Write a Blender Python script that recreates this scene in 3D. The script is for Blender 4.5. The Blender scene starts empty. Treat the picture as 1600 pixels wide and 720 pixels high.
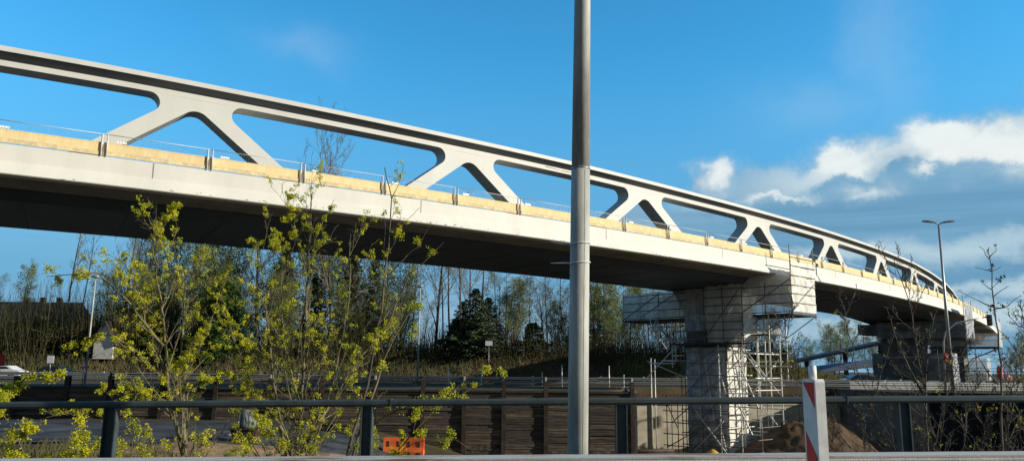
import bpy, math, random
from mathutils import Vector, Matrix, noise as mnoise
R = math.radians
rnd = random.Random(7)
scene = bpy.context.scene
col = scene.collection
# ------------------------------------------------------------------ camera model
F_PX = 1208.0; ROLL = R(0.6); PITCH = math.atan(215.0/1208.0); CZ = 1.3
def ray(x, y):
    u = (x-800)/F_PX; v = (360-y)/F_PX
    u2 = u*math.cos(ROLL)-v*math.sin(ROLL); v2 = u*math.sin(ROLL)+v*math.cos(ROLL)
    return Vector((u2, math.cos(PITCH)-v2*math.sin(PITCH), math.sin(PITCH)+v2*math.cos(PITCH)))
def at(x, y, Y):
    r = ray(x, y); k = Y/r.y
    return Vector((r.x*k, Y, CZ+r.z*k))
cam = bpy.data.cameras.new('camera'); co = bpy.data.objects.new('camera', cam); col.objects.link(co)
Fv = Vector((0, math.cos(PITCH), math.sin(PITCH))); U0 = Vector((0, -math.sin(PITCH), math.cos(PITCH))); X0 = Vector((1, 0, 0))
rt = math.cos(ROLL)*X0+math.sin(ROLL)*U0; up = -math.sin(ROLL)*X0+math.cos(ROLL)*U0
m = Matrix((rt, up, -Fv)).transposed().to_4x4(); m.translation = Vector((0, 0, CZ)); co.matrix_world = m
cam.sensor_width = 36; cam.lens = 36*F_PX/1600; cam.clip_start = .1; cam.clip_end = 6000
scene.camera = co

# ------------------------------------------------------------------ materials
MATS = {}
def mat(name, color, rough=.7, metal=0, var=.15, scale=3.0, bump=0.0, bscale=20, stretch=(1, 1, 1), color2=None, trans=0, thr=(.35, .65), detail=6, transp=0, orand=0):
    if name in MATS: return MATS[name]
    m = bpy.data.materials.new(name); m.use_nodes = True; MATS[name] = m
    nt = m.node_tree; N = nt.nodes; Lk = nt.links; N.clear()
    out = N.new('ShaderNodeOutputMaterial'); b = N.new('ShaderNodeBsdfPrincipled')
    b.inputs['Roughness'].default_value = rough; b.inputs['Specular IOR Level'].default_value = .12 if rough >= .88 else .45; b.inputs['Metallic'].default_value = metal
    tc = N.new('ShaderNodeTexCoord'); mp = N.new('ShaderNodeMapping'); mp.inputs['Scale'].default_value = stretch
    Lk.new(tc.outputs['Object'], mp.inputs['Vector'])
    nz = N.new('ShaderNodeTexNoise'); nz.inputs['Scale'].default_value = scale; nz.inputs['Detail'].default_value = detail; nz.inputs['Roughness'].default_value = .65
    Lk.new(mp.outputs[0], nz.inputs['Vector'])
    rp = N.new('ShaderNodeMapRange'); rp.inputs[1].default_value = thr[0]; rp.inputs[2].default_value = thr[1]
    Lk.new(nz.outputs['Fac'], rp.inputs[0])
    c1 = color; c2 = color2 or tuple(max(0, c*(1-var*2)) for c in color)
    if not color2: c1 = tuple(min(1, c*(1+var*.5)) for c in color)
    mx = N.new('ShaderNodeMix'); mx.data_type = 'RGBA'
    mx.inputs[6].default_value = (*c2, 1); mx.inputs[7].default_value = (*c1, 1)
    Lk.new(rp.outputs[0], mx.inputs[0]); Lk.new(mx.outputs[2], b.inputs['Base Color'])
    if orand:
        oi = N.new('ShaderNodeObjectInfo'); hv = N.new('ShaderNodeHueSaturation'); mr = N.new('ShaderNodeMapRange'); mr.inputs[3].default_value = 1-orand; mr.inputs[4].default_value = 1+orand
        Lk.new(oi.outputs['Random'], mr.inputs[0]); Lk.new(mr.outputs[0], hv.inputs['Value']); Lk.new(mx.outputs[2], hv.inputs['Color']); Lk.new(hv.outputs[0], b.inputs['Base Color'])
    if bump:
        bn = N.new('ShaderNodeTexNoise'); bn.inputs['Scale'].default_value = bscale; bn.inputs['Detail'].default_value = 8
        Lk.new(mp.outputs[0], bn.inputs['Vector'])
        bp = N.new('ShaderNodeBump'); bp.inputs['Strength'].default_value = bump; bp.inputs['Distance'].default_value = .05
        Lk.new(bn.outputs['Fac'], bp.inputs['Height']); Lk.new(bp.outputs[0], b.inputs['Normal'])
    if trans:
        tr = N.new('ShaderNodeBsdfTranslucent'); Lk.new(mx.outputs[2], tr.inputs['Color'])
        ms = N.new('ShaderNodeMixShader'); ms.inputs[0].default_value = trans
        if transp:
            tp_ = N.new('ShaderNodeBsdfTransparent'); m2_ = N.new('ShaderNodeMixShader'); m2_.inputs[0].default_value = transp
            Lk.new(ms.outputs[0], m2_.inputs[1]); Lk.new(tp_.outputs[0], m2_.inputs[2])
        Lk.new(b.outputs[0], ms.inputs[1]); Lk.new(tr.outputs[0], ms.inputs[2]); Lk.new((m2_ if transp else ms).outputs[0], out.inputs[0])
    else: Lk.new(b.outputs[0], out.inputs[0])
    return m
M_steel = mat('pale_painted_steel', (.59, .59, .55), .55, 0, .05, .3, 0, stretch=(1.6, 1.6, .7), detail=8)
M_fascia = mat('pale_fascia_paint', (.67, .66, .59), .6, 0, .045, .4, .03, 3, stretch=(1.8, 1.8, .6), detail=8)
M_tarpo = mat('opaque_white_sheeting', (.88, .85, .75), .4, 0, .12, 1.5, .6, 3.0, trans=.12, transp=.08)
M_recess_shade = mat('painted_recess_shade', (.13, .14, .155), .6, 0, .1, .5)  # dark colour imitating the shade below the chord lip
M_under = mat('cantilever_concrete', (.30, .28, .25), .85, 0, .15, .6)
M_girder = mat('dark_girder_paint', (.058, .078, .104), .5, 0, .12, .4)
M_deck = mat('deck_membrane', (.05, .05, .052), .9, 0, .2, 1)
M_ply = mat('yellow_plywood', (.80, .65, .36), .75, 0, .1, 1.6, .1, 12, stretch=(3, 1, .6), color2=(.74, .56, .27), orand=.05)
M_ply2 = mat('plywood_batten', (.76, .62, .36), .75, 0, .15, 4, .1, 12)
M_post = mat('pale_zinc_post', (.66, .66, .64), .5, .1, .1, 9)
M_brown = mat('brown_rubber', (.30, .22, .15), .8)
M_galv = mat('galvanised_steel', (.38, .39, .38), .42, .55, .18, 9, .03, 40)
M_tubew = mat('scaffold_tube', (.78, .77, .70), .45, .3, .15, 6)
M_tubed = mat('weathered_scaffold_tube', (.20, .20, .20), .6, .3, .25, 6)
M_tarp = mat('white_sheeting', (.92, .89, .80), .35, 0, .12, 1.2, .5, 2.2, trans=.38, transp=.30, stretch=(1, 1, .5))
M_wrap = mat('shade_grey_sheeting', (.50, .52, .53), .4, 0, .3, 1.4, 1.0, 3.0, trans=.15)
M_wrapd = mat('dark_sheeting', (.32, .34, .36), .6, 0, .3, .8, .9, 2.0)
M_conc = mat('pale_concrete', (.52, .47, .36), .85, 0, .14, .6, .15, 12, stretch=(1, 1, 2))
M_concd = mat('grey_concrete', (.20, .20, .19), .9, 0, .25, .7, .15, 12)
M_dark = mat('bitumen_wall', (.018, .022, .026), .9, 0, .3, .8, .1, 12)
M_wood = mat('weathered_lagging', (.095, .075, .058), .85, 0, .35, 2.2, .4, 8, stretch=(.5, .5, 5))
M_woodl = mat('paler_lagging', (.17, .13, .095), .85, 0, .35, 2.2, .4, 8, stretch=(.5, .5, 5))
M_woodg = mat('earth_stained_lagging', (.19, .165, .125), .95, 0, .5, 1.3, .6, 5, detail=12)
M_pile = mat('rusty_pile', (.075, .055, .045), .75, .3, .3, 3)
M_rail = mat('green_grey_rail_paint', (.055, .072, .070), .55, .0, .18, 5, .04, 50)
M_barr = mat('barrier_concrete', (.46, .45, .42), .8, 0, .15, 5, .12, 60)
M_rust = mat('rust_stained_cap', (.50, .47, .42), .75, .1, .1, 1.1, .1, 40, color2=(.27, .17, .11), stretch=(.6, 3, 3), thr=(.36, .44))
M_pole = mat('aged_galvanised_pole', (.47, .47, .42), .62, 0, .22, 2.6, .08, 70, stretch=(3, 3, .5), detail=12)
M_white = mat('white_plastic', (.86, .86, .82), .4, 0, .08, 12, .03, 60)
M_red = mat('signal_red', (.80, .015, .03), .4, 0, .12, 10)
M_redp = mat('red_sign', (.65, .05, .03), .5)
M_signw = mat('sign_white', (.8, .8, .78), .4, 0, .04)
M_orange = mat('orange_plastic', (.80, .16, .035), .5, 0, .18, 2)
M_black = mat('black_plastic', (.015, .015, .017), .5)
M_asph = mat('asphalt', (.055, .055, .056), .9, 0, .25, 8, .3, 120)
M_asphl = mat('worn_grey_asphalt', (.05, .053, .055), .95, 0, .2, .7, .2, 60)
M_asphr = mat('access_road_surface', (.085, .09, .095), .9, 0, .35, .5, .2, 30, detail=10)
M_line = mat('road_paint', (.75, .75, .72), .6)
M_soil = mat('terrain_soil', (.10, .074, .045), .95, 0, .3, .28, .6, 6, color2=(.052, .05, .027), detail=12)
M_sand = mat('brown_sand', (.13, .088, .058), .95, 0, .25, 1.2, .6, 9)
M_sandy = mat('tan_soil', (.38, .26, .15), .95, 0, .3, 1.5, .6, 9)
M_barkd = mat('dark_bud_scales', (.07, .06, .04), .8, 0, .3, 9)
M_bark = mat('grey_bark', (.135, .115, .09), .9, 0, .35, 6, .3, 40, stretch=(1, 1, .3))
M_barkn = mat('olive_bark', (.19, .165, .08), .85, 0, .4, 7, .2, 60, stretch=(1, 1, .4))
M_barkr = mat('dark_sapling_bark', (.14, .115, .085), .85, 0, .35, 9)
M_twig = mat('brown_twigs', (.25, .215, .14), .9, 0, .25, .4)
M_bloss = mat('yellow_green_blossom', (.74, .68, .02), .6, 0, .25, 2.5, trans=.45, color2=(.36, .40, .02))
M_leafy = mat('fresh_leaves', (.10, .17, .035), .6, 0, .3, .5, trans=.4, color2=(.04, .09, .02))
M_olive = mat('olive_buds', (.25, .30, .07), .7, 0, .3, .5, trans=.3)
M_needle = mat('dark_needles', (.03, .062, .026), .7, 0, .35, .6, color2=(.065, .09, .035))
M_brush = mat('dry_brush', (.15, .12, .06), .9, 0, .4, .25, color2=(.05, .065, .025), trans=.2)
M_grass = mat('sunlit_grass', (.19, .22, .06), .9, 0, .35, .5, color2=(.15, .12, .06), trans=.3)
M_brick = mat('dull_brick', (.10, .06, .045), .9, 0, .3, 4)
M_rooft = mat('brown_tiles', (.06, .045, .04), .85, 0, .3, 4, .3, 8)
M_sack = mat('grey_green_sack', (.22, .25, .22), .8, 0, .3, 5)
M_render = mat('white_render', (.65, .63, .58), .8, 0, .08)
M_glass = mat('dark_glass', (.02, .03, .04), .08, 0, .1)
M_blue = mat('blue_sheet_roof', (.10, .13, .18), .8, 0, .1, .5)
M_carb = mat('dark_blue_car_paint', (.015, .025, .06), .2, .3, .05)
M_carw = mat('white_car_paint', (.75, .75, .74), .25, 0, .05)
M_tyre = mat('tyre_rubber', (.02, .02, .02), .8)
M_lamp = mat('lamp_lens', (.6, .62, .6), .2)
M_rustm = mat('rusty_mesh', (.11, .055, .035), .85, .2, .3, 4)

# ------------------------------------------------------------------ mesh helpers
class MB:
    def __init__(s): s.v = []; s.f = []; s.mi = []; s.m = 0; s.sm = []
    def quad(s, a, b, c, d):
        n = len(s.v); s.v += [tuple(a), tuple(b), tuple(c), tuple(d)]; s.f.append((n, n+1, n+2, n+3)); s.mi.append(s.m); s.sm.append(False)
    def box(s, c, sz, M=None):
        x, y, z = [q/2 for q in sz]; n = len(s.v); c = Vector(c)
        for dx, dy, dz in ((-x,-y,-z),(x,-y,-z),(x,y,-z),(-x,y,-z),(-x,-y,z),(x,-y,z),(x,y,z),(-x,y,z)):
            p = Vector((dx, dy, dz))
            if M: p = M @ p
            s.v.append(tuple(c+p))
        for q in ((0,3,2,1),(4,5,6,7),(0,1,5,4),(1,2,6,5),(2,3,7,6),(3,0,4,7)):
            s.f.append(tuple(n+i for i in q)); s.mi.append(s.m); s.sm.append(False)
    def tube(s, pts, rad, sides=6, cap=True):
        pts = [Vector(p) for p in pts]; k = len(pts)
        if not hasattr(rad, '__len__'): rad = [rad]*k
        n0 = len(s.v); d = (pts[1]-pts[0]).normalized()
        a = d.orthogonal().normalized()
        for i, p in enumerate(pts):
            if i == 0: d = pts[1]-pts[0]
            elif i == k-1: d = pts[-1]-pts[-2]
            else: d = pts[i+1]-pts[i-1]
            d.normalize(); a = (a-d*a.dot(d))
            if a.length < 1e-6: a = d.orthogonal()
            a.normalize(); b = d.cross(a)
            for j in range(sides):
                t = 2*math.pi*j/sides
                s.v.append(tuple(p+(a*math.cos(t)+b*math.sin(t))*rad[i]))
        for i in range(k-1):
            for j in range(sides):
                q = n0+i*sides; j2 = (j+1) % sides
                s.f.append((q+j, q+j2, q+sides+j2, q+sides+j)); s.mi.append(s.m); s.sm.append(True)
        if cap:
            s.f.append(tuple(n0+j for j in range(sides))[::-1]); s.mi.append(s.m); s.sm.append(False)
            s.f.append(tuple(n0+(k-1)*sides+j for j in range(sides))); s.mi.append(s.m); s.sm.append(False)
    def loops(s, rings, closed=True, smooth=False, caps=True):
        n0 = len(s.v); k = len(rings[0])
        for r in rings: s.v += [tuple(p) for p in r]
        for i in range(len(rings)-1):
            for j in range(k if closed else k-1):
                j2 = (j+1) % k; q = n0+i*k
                s.f.append((q+j, q+j2, q+k+j2, q+k+j)); s.mi.append(s.m); s.sm.append(smooth)
        if caps and closed:
            s.f.append(tuple(n0+j for j in range(k))[::-1]); s.mi.append(s.m); s.sm.append(False)
            s.f.append(tuple(n0+(len(rings)-1)*k+j for j in range(k))); s.mi.append(s.m); s.sm.append(False)
    def build(s, name, mats, parent=None, loc=None, recalc=False):
        me = bpy.data.meshes.new(name); me.from_pydata(s.v, [], s.f)
        if not isinstance(mats, (list, tuple)): mats = [mats]
        for m_ in mats: me.materials.append(m_)
        if len(mats) > 1: me.polygons.foreach_set('material_index', s.mi)
        me.polygons.foreach_set('use_smooth', s.sm); me.update()
        if recalc:
            import bmesh
            bm = bmesh.new(); bm.from_mesh(me); bmesh.ops.recalc_face_normals(bm, faces=bm.faces); bm.to_mesh(me); bm.free()
        o = bpy.data.objects.new(name, me); col.objects.link(o)
        if parent: o.parent = parent
        if loc is not None: o.location = loc
        return o
def tag(o, label=None, cat=None, group=None, kind=None):
    if label: o['label'] = label
    if cat: o['category'] = cat
    if group: o['group'] = group
    if kind: o['kind'] = kind
    return o
def thing(name, label, cat, loc=(0, 0, 0), rz=0, group=None):
    o = bpy.data.objects.new(name, None); col.objects.link(o); o.location = loc; o.rotation_euler = (0, 0, rz); o.empty_display_size = .2
    return tag(o, label, cat, group)
KIDS = {}
def dup(root, loc, rz=0, sc=1, label=None, group=None):
    def cp(o, par):
        c = o.copy(); col.objects.link(c)
        if par: c.parent = par
        for ch in o.children: cp(ch, c)
        return c
    r = cp(root, None); r.location = loc; r.rotation_euler = (0, 0, rz)
    r.scale = (sc, sc, sc) if not hasattr(sc, '__len__') else sc
    if label: r['label'] = label
    if group: r['group'] = group
    return r
def sm(a, b, t):
    t = max(0, min(1, (t-a)/(b-a))); return t*t*(3-2*t)
def lerp(xs, x):
    if x <= xs[0][0]: return xs[0][1]
    for (a, b), (c, d) in zip(xs, xs[1:]):
        if x <= c: return b+(d-b)*(x-a)/(c-a)
    return xs[-1][1]

# ------------------------------------------------------------------ bridge alignment
DZ = CZ+10.0
S0 = -62.0; DS = .25; AX = []; 
def ang(s):
    if s < 0: return R(29.5+.26*s*.8)
    s = min(s, 170); return R(29.5+.26*s-.0006*s*s)
def _build():
    x, y = -22.3, 32.3; fw = [(x, y)]
    for i in range(int(260/DS)):
        a = ang(i*DS+DS/2); x += math.cos(a)*DS; y += math.sin(a)*DS; fw.append((x, y))
    x, y = -22.3, 32.3; bw = []
    for i in range(int(-S0/DS)):
        a = ang(-i*DS-DS/2); x -= math.cos(a)*DS; y -= math.sin(a)*DS; bw.append((x, y))
    return bw[::-1]+fw
AX = _build()
def B(s, off, v):
    t = (s-S0)/DS; i = max(0, min(len(AX)-2, int(t))); u = t-i
    x = AX[i][0]*(1-u)+AX[i+1][0]*u; y = AX[i][1]*(1-u)+AX[i+1][1]*u; a = ang(s)
    return Vector((x-math.sin(a)*off, y+math.cos(a)*off, DZ+v))
bridge = thing('girder_bridge', 'long curved pale road bridge with an openwork upper truss crossing the sky', 'bridge', B(0, 7, -.6))
BI = Matrix.Translation(-Vector(bridge.location))
def bbuild(mb, name, m_, parent=None, **k):
    o = mb.build(name, m_, parent or bridge, **k)
    if (parent or bridge) is bridge: o.location = -Vector(bridge.location)
    return o
def sweep(profile, s0, s1, step=1.5):
    mb = MB(); n = max(2, int((s1-s0)/step)+1); rings = []
    for i in range(n):
        s = s0+(s1-s0)*i/(n-1); rings.append([B(s, o, v(s) if callable(v) else v) for o, v in profile])
    mb.loops(rings); return mb
vb = lambda s: -2.62-.75*sm(95, 122, s)
SE = 190
bbuild(sweep([(0, -.64), (0, -1.44), (-.06, -1.46), (-.26, -1.98), (-.22, -2.02), (.35, -2.03), (.35, -.64)], -58, SE), 'edge_beam', M_fascia, recalc=True)
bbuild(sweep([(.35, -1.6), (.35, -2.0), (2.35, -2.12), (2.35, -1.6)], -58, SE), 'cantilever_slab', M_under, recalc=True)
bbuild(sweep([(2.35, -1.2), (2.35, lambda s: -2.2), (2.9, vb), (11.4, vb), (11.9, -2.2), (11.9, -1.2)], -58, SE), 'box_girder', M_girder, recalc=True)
bbuild(sweep([(.35, -.7), (.35, -1.15), (13.6, -1.15), (13.6, -.7)], -58, SE, 3), 'deck_slab', M_deck, recalc=True)
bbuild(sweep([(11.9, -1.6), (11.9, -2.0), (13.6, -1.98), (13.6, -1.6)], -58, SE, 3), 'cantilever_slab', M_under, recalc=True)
bbuild(sweep([(13.6, -.64), (13.6, -2.02), (14, -2.02), (14, -.64)], -58, SE, 3), 'edge_beam', M_fascia, recalc=True)
for s_ in [q*4.6+1.0 for q in range(-8, 22)]:
    mb = MB(); mb.loops([[B(s_+a_, 2.95, vb(s_)-.004), B(s_+a_, 11.35, vb(s_)-.004), B(s_+a_, 11.35, vb(s_)-.02), B(s_+a_, 2.95, vb(s_)-.02)] for a_ in (-.03, .03)]); bbuild(mb, 'soffit_seam', M_black, recalc=True)
# splice joints on the fascia
for s in (6.2, 20.2, 34.5, 47.5, 66.7, 81, 95):
    mb = MB(); p = [B(s-.025, -.006, -.66), B(s+.025, -.006, -.66), B(s+.025, -.006, -1.4), B(s-.025, -.006, -1.4)]
    q = [x+(B(s, 0, 0)-B(s, 1, 0))*.0+Vector((0, 0, 0)) for x in [B(s-.025, .02, -.66), B(s+.025, .02, -.66), B(s+.025, .02, -1.4), B(s-.025, .02, -1.4)]]
    mb.loops([p, q]); bbuild(mb, 'splice_joint', M_under)
# rust-coloured bolts/blemishes along the lower edge
r_ = random.Random(3); mb = MB(); mb.box((0, 0, 0), (1, .012, .02)); sme = bpy.data.meshes.new('rust_stain'); sme.from_pydata(mb.v, [], mb.f); sme.materials.append(M_rustm)
for i in range(80):
    s = r_.uniform(-2, 68); v = -1.93+r_.uniform(-.05, .08)
    if i % 3 == 0: s = [22, 40, 52, 47, 8, 13][(i//3) % 6]+r_.uniform(-1, 1)
    o = bpy.data.objects.new('rust_stain', sme); col.objects.link(o); o.parent = bridge; o.location = B(s, -.262+(v+1.98)*.385, v)-Vector(bridge.location); o.rotation_euler = (0, 0, ang(s)); o.scale = (r_.uniform(.04, .2), 1, r_.uniform(.5, 1.5))

# truss ------------------------------------------------------------
TOP = [(-60, 3.9), (-5, 3.88), (5, 3.86), (20, 3.70), (33, 3.60), (45, 3.42), (60, 3.30), (67, 3.24), (80, 3.10), (92, 2.88), (100, 2.50), (108, 1.92), (113, 1.2), (116.5, .3), (118, -.3)]
top = lambda s: lerp(TOP, s)
cb = lambda s: top(s)-.77
prof = [(.28, lambda s: top(s)-.01), (.28, lambda s: top(s)-.25), (.8, lambda s: top(s)-.46), (.8, cb), (1.85, cb), (1.85, lambda s: top(s)-.46), (2.37, lambda s: top(s)-.25), (2.37, lambda s: top(s)-.01), (1.33, lambda s: top(s)+.04)]
bbuild(sweep(prof, -55, 117.5, 1.2), 'top_chord', M_steel, recalc=True)
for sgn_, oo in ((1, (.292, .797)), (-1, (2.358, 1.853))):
    bbuild(sweep([(oo[0], lambda s: top(s)-.2585), (oo[1], lambda s: top(s)-.4655), (oo[1]+.02*sgn_, lambda s: top(s)-.450), (oo[0]+.02*sgn_, lambda s: top(s)-.2450)], -55, 117.2, 1.2), 'chord_recess_shade', M_recess_shade, recalc=True)  # thin dark strips painted as shade under both lips of the chord
def arc_pts(P, A, Bp, r, n=8):
    """fillet corner P between directions to A and Bp"""
    P = Vector(P); a = (Vector(A)-P).normalized(); b = (Vector(Bp)-P).normalized()
    h = a.angle(b)/2; d = r/math.tan(h); c = P+(a+b).normalized()*(r/math.sin(h))
    p0 = P+a*d; p1 = P+b*d; v0 = p0-c; v1 = p1-c; th = v0.angle(v1); out = []
    for i in range(n+1):
        t = i/n; out.append(c+(v0*math.sin((1-t)*th)+v1*math.sin(t*th))/math.sin(th))
    return out
NODES = [(-40, 4.55, .7, .5), (-24, 4.55, .7, .5), (-8, 4.55, .7, .5), (8.0, 4.5, .7, .5), (23.9, 4.3, .75, .5), (39.4, 4.2, .78, .5), (54.25, 3.8, .85, .48), (68, 3.35, .93, .42), (81.4, 2.95, .95, .36), (93.5, 2.3, .8, .28), (104.3, 1.6, .65, .2), (112, 1.0, .5, .1)]
def strut(node):
    c, Fh, T, r = node; w = 1.25*min(1, Fh/4.0+.08); vbn = cb(c); base = -.68; vf = .2
    sl = (Fh-T)/(vbn-vf)                      # horizontal run per height
    xo = lambda v: T+(vbn-v)*sl
    sv = []
    # left half outline built for x<0 then mirrored;  local coordinates relative to node, v relative to flat chord bottom
    outer = arc_pts((-T, vbn, 0), (-T-3, vbn, 0), (-xo(vbn-3), vbn-3, 0), r)
    apex_v = vbn-(w-T)/sl*1.0 if False else None
    # inner line x=-(xo(v)-w): reaches 0 at v_in
    v_in = vbn-(w-T)/sl if w > T else vbn-.02
    v_in = min(v_in, vbn-.22)
    inner = arc_pts((0, v_in, 0), (-(v_in)*sl*1.0, 0, 0), ((v_in)*sl, 0, 0), r*1.55, 12)
    xin = lambda v: (v_in-v)*sl
    left = [(-xo(base), base)]+[(p.x, p.y) for p in reversed(outer)]
    pts_top = left
    right = [(-x, y) for x, y in reversed(left)]
    inn = [(xin(base), base)]+[(abs(p.x), p.y) for p in inner if p.x < -1e-6]+[(0, max(p.y for p in inner))]+[(-abs(p.x), p.y) for p in reversed(inner) if p.x < -1e-6]+[(-xin(base), base)]
    poly = left+right+[(-x, y) for x, y in inn[::-1]]
    poly = left+right+inn_rev(inn)
    dense = []
    for a_, b_ in zip(poly, poly[1:]+poly[:1]):
        L_ = math.hypot(b_[0]-a_[0], b_[1]-a_[1])
        if L_ < 1e-5: continue
        k_ = max(1, int(L_/.6)) if not (a_[1] < base+.01 and b_[1] < base+.01) else 1
        dense += [(a_[0]+(b_[0]-a_[0])*i_/k_, a_[1]+(b_[1]-a_[1])*i_/k_) for i_ in range(k_)]
    from mathutils.geometry import tessellate_polygon
    tris = tessellate_polygon([[Vector((x, y, 0)) for x, y in dense]])
    mb = MB(); N_ = len(dense)
    def W(p, off):
        s = c+p[0]; v = p[1]+(cb(s)-vbn)*max(0, min(1, p[1]/max(.1, vbn)))
        return B(s, off, v)
    for off in (.8, 1.85): mb.v += [tuple(W(p, off)) for p in dense]
    for t_ in tris:
        mb.f += [tuple(t_), tuple(q+N_ for q in reversed(t_))]; mb.mi += [0, 0]; mb.sm += [False, False]
    for q in range(N_):
        q2 = (q+1) % N_; mb.f.append((q, q2, q2+N_, q+N_)); mb.mi.append(0); mb.sm.append(False)
    return mb
def inn_rev(inn): return [(-x, y) for x, y in inn] if inn[0][0] < 0 else inn
for nd in NODES:
    bbuild(strut(nd), 'truss_strut', M_steel, recalc=True)

# edge fence units (plywood formwork + site fence), copies of one -----------------
FL = 4.6
def fence_unit(mesh):
    t = thing('edge_fence', 'plywood-backed site fence panel standing on the near edge of the bridge deck', 'fence', (0, 0, 0), 0, 'plywood-backed fence panels along the bridge edge')
    mb = MB(); nb = 5; r2 = random.Random(5)
    for i in range(nb):
        w = FL/nb; mb.box((w*(i+.5), .04+r2.uniform(-.004, .004), .415+r2.uniform(-.01, .01)), (w-.004, .03, .42))
    mb.build('formwork_board', M_ply, t)
    mb = MB(); mb.box((FL/2, .02, .1), (FL-.02, .05, .19)); mb.build('kick_board', M_ply2, t)
    for dx in (.13, FL-.09):
        mb = MB(); mb.tube([(dx, -.045, -.04), (dx, -.045, 1.0)], .036, 8); mb.build('post', M_post, t)
    mb = MB(); mb.tube([(.0, -.03, 1.0), (FL, -.03, 1.0)], .016, 6); mb.build('top_rail', M_post, t)
    mb = MB(); mb.box((.0, -.004, .27), (.05, .02, .5)); mb.build('rubber_foot', M_brown, t)
    mb = MB(); mb.box((.72, -.0, .70), (.42, .03, .10)); mb.build('clip_board', M_white, t)
    if mesh:
        mb = MB()
        for i in range(1, 38): mb.tube([(i*.124, -.02, .55), (i*.124, -.02, 1.0)], .004, 3, False)
        mb.build('wire_infill', M_galv, t)
    return t
fa = fence_unit(True); fb = fence_unit(False); ua = ub = True
k = -13
while True:
    s = 4.05+FL*k
    if s > 150: break
    p = B(s, -.0, -.6); q = B(s+FL, 0, -.6); a = math.atan2(q.y-p.y, q.x-p.x)
    if s < 40:
        if ua: fa.location = p; fa.rotation_euler = (0, 0, a); ua = False
        else: dup(fa, p, a)
    else:
        if ub: fb.location = p; fb.rotation_euler = (0, 0, a); ub = False
        else: dup(fb, p, a)
    k += 1

# ------------------------------------------------------------------ pier 1
def prism(mb, s0, s1, o0, o1, z0, z1, grow=0):
    def ring(z, g): return [B(s0-g, o0-g, 0).xy.to_3d()+Vector((0, 0, z)), B(s1+g, o0-g, 0).xy.to_3d()+Vector((0, 0, z)), B(s1+g, o1+g, 0).xy.to_3d()+Vector((0, 0, z)), B(s0-g, o1+g, 0).xy.to_3d()+Vector((0, 0, z))]
    mb.loops([ring(z0, 0), ring(z1, grow)])
PB = B(56, 6.6, 0); PB.z = -6.2
pier = thing('bridge_pier', 'tall grey column wrapped in sheeting carrying the bridge inside the scaffolding', 'bridge pier', PB)
def pbuild(mb, name, m_, root, **k):
    o = mb.build(name, m_, root, **k); o.location = -Vector(root.location); return o
mb = MB(); prism(mb, 54.6, 57.5, 4.7, 8.6, -6.6, 3.4); pbuild(mb, 'column', M_concd, pier, recalc=True)
mb = MB(); prism(mb, 54.7, 57.6, 4.5, 8.8, 3.4, 5.4, 0)
mb.loops([[Vector((*B(a_, b_, 0).xy, z_)) for a_, b_ in ((55.3-g_*.3, 4.4-g_*1.6), (57.6+g_*.3, 4.4-g_*1.6), (57.6+g_*.3, 8.9+g_*1.6), (55.3-g_*.3, 8.9+g_*1.6))] for z_, g_ in ((5.4, 0), (7.2, .5), (DZ-2.66, 1))]); pbuild(mb, 'pier_head', M_concd, pier, recalc=True)
def cloth(corners, nu, nv, amp, seed, sag=0):
    """wrinkled sheet over 4 corners: a(0,0) b(1,0) c(1,1) d(0,1)"""
    a, b, c, d = corners; nrm = (b-a).cross(d-a).normalized(); mb = MB(); g = []
    for j in range(nv+1):
        for i in range(nu+1):
            u = i/nu; v = j/nv; p = a.lerp(b, u).lerp(d.lerp(c, u), v)
            e = math.sin(math.pi*u)**.35*1.0 if 0 < u < 1 else 0
            q_ = Vector((p.x*.8+seed, p.y*.8, p.z*.45)); w = (1-2.2*abs(mnoise.noise(q_)))*.9+(1-2.2*abs(mnoise.noise(q_*2.3+Vector((0, 0, p.x*.4)))))*.5+.3*mnoise.noise(q_*6)
            p = p+nrm*amp*w+Vector((0, 0, 1))*(sag*mnoise.noise(Vector((u*7+seed, v*3, 1))) if j in (0, nv) else 0)
            mb.v.append(tuple(p))
    for j in range(nv):
        for i in range(nu):
            q = j*(nu+1)+i; mb.f.append((q, q+1, q+nu+2, q+nu+1)); mb.mi.append(0); mb.sm.append(True)
    return mb
def face(s0, o0, s1, o1, z0, z1):
    p = B(s0, o0, 0); q = B(s1, o1, 0)
    return [Vector((p.x, p.y, z0)), Vector((q.x, q.y, z0)), Vector((q.x, q.y, z1)), Vector((p.x, p.y, z1))]
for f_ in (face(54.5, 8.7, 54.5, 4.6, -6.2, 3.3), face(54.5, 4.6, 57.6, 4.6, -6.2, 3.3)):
    pbuild(cloth(f_, 34, 80, .10, 3), 'sheeting', M_wrap if f_[0].y > f_[1].y else M_tarpo, pier)  # shade put into the colour: grey sheet on the unlit face, white on the lit

# ------------------------------------------------------------------ scaffolding round pier 1
def unit_tube(name, m_, r=.03, sides=6):
    mb = MB(); mb.tube([(0, 0, 0), (0, 0, 1)], r, sides)
    me = bpy.data.meshes.new(name); me.from_pydata(mb.v, [], mb.f); me.materials.append(m_); me.polygons.foreach_set('use_smooth', mb.sm); return me
ML = unit_tube('light_tube', M_tubew, .05); MD = unit_tube('dark_tube', M_tubed, .042)
def stick(root, name, p, q, me):
    o = bpy.data.objects.new(name, me); col.objects.link(o); o.parent = root
    d = q-p; o.location = p-Vector(root.location); o.rotation_mode = 'QUATERNION'; o.rotation_quaternion = d.to_track_quat('Z', 'Y'); o.scale = (1, 1, d.length)
    return o
sc = thing('scaffolding', 'birdcage scaffold with pale torn sheeting wrapped round the near bridge pier', 'scaffold', B(56, 3, -17.5))
def P(s, o, v): return B(s, o, v)
GV = -17.4
offs = [-1.5, .9, 3.4, 9.6, 12, 14.2, 16.3]
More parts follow.
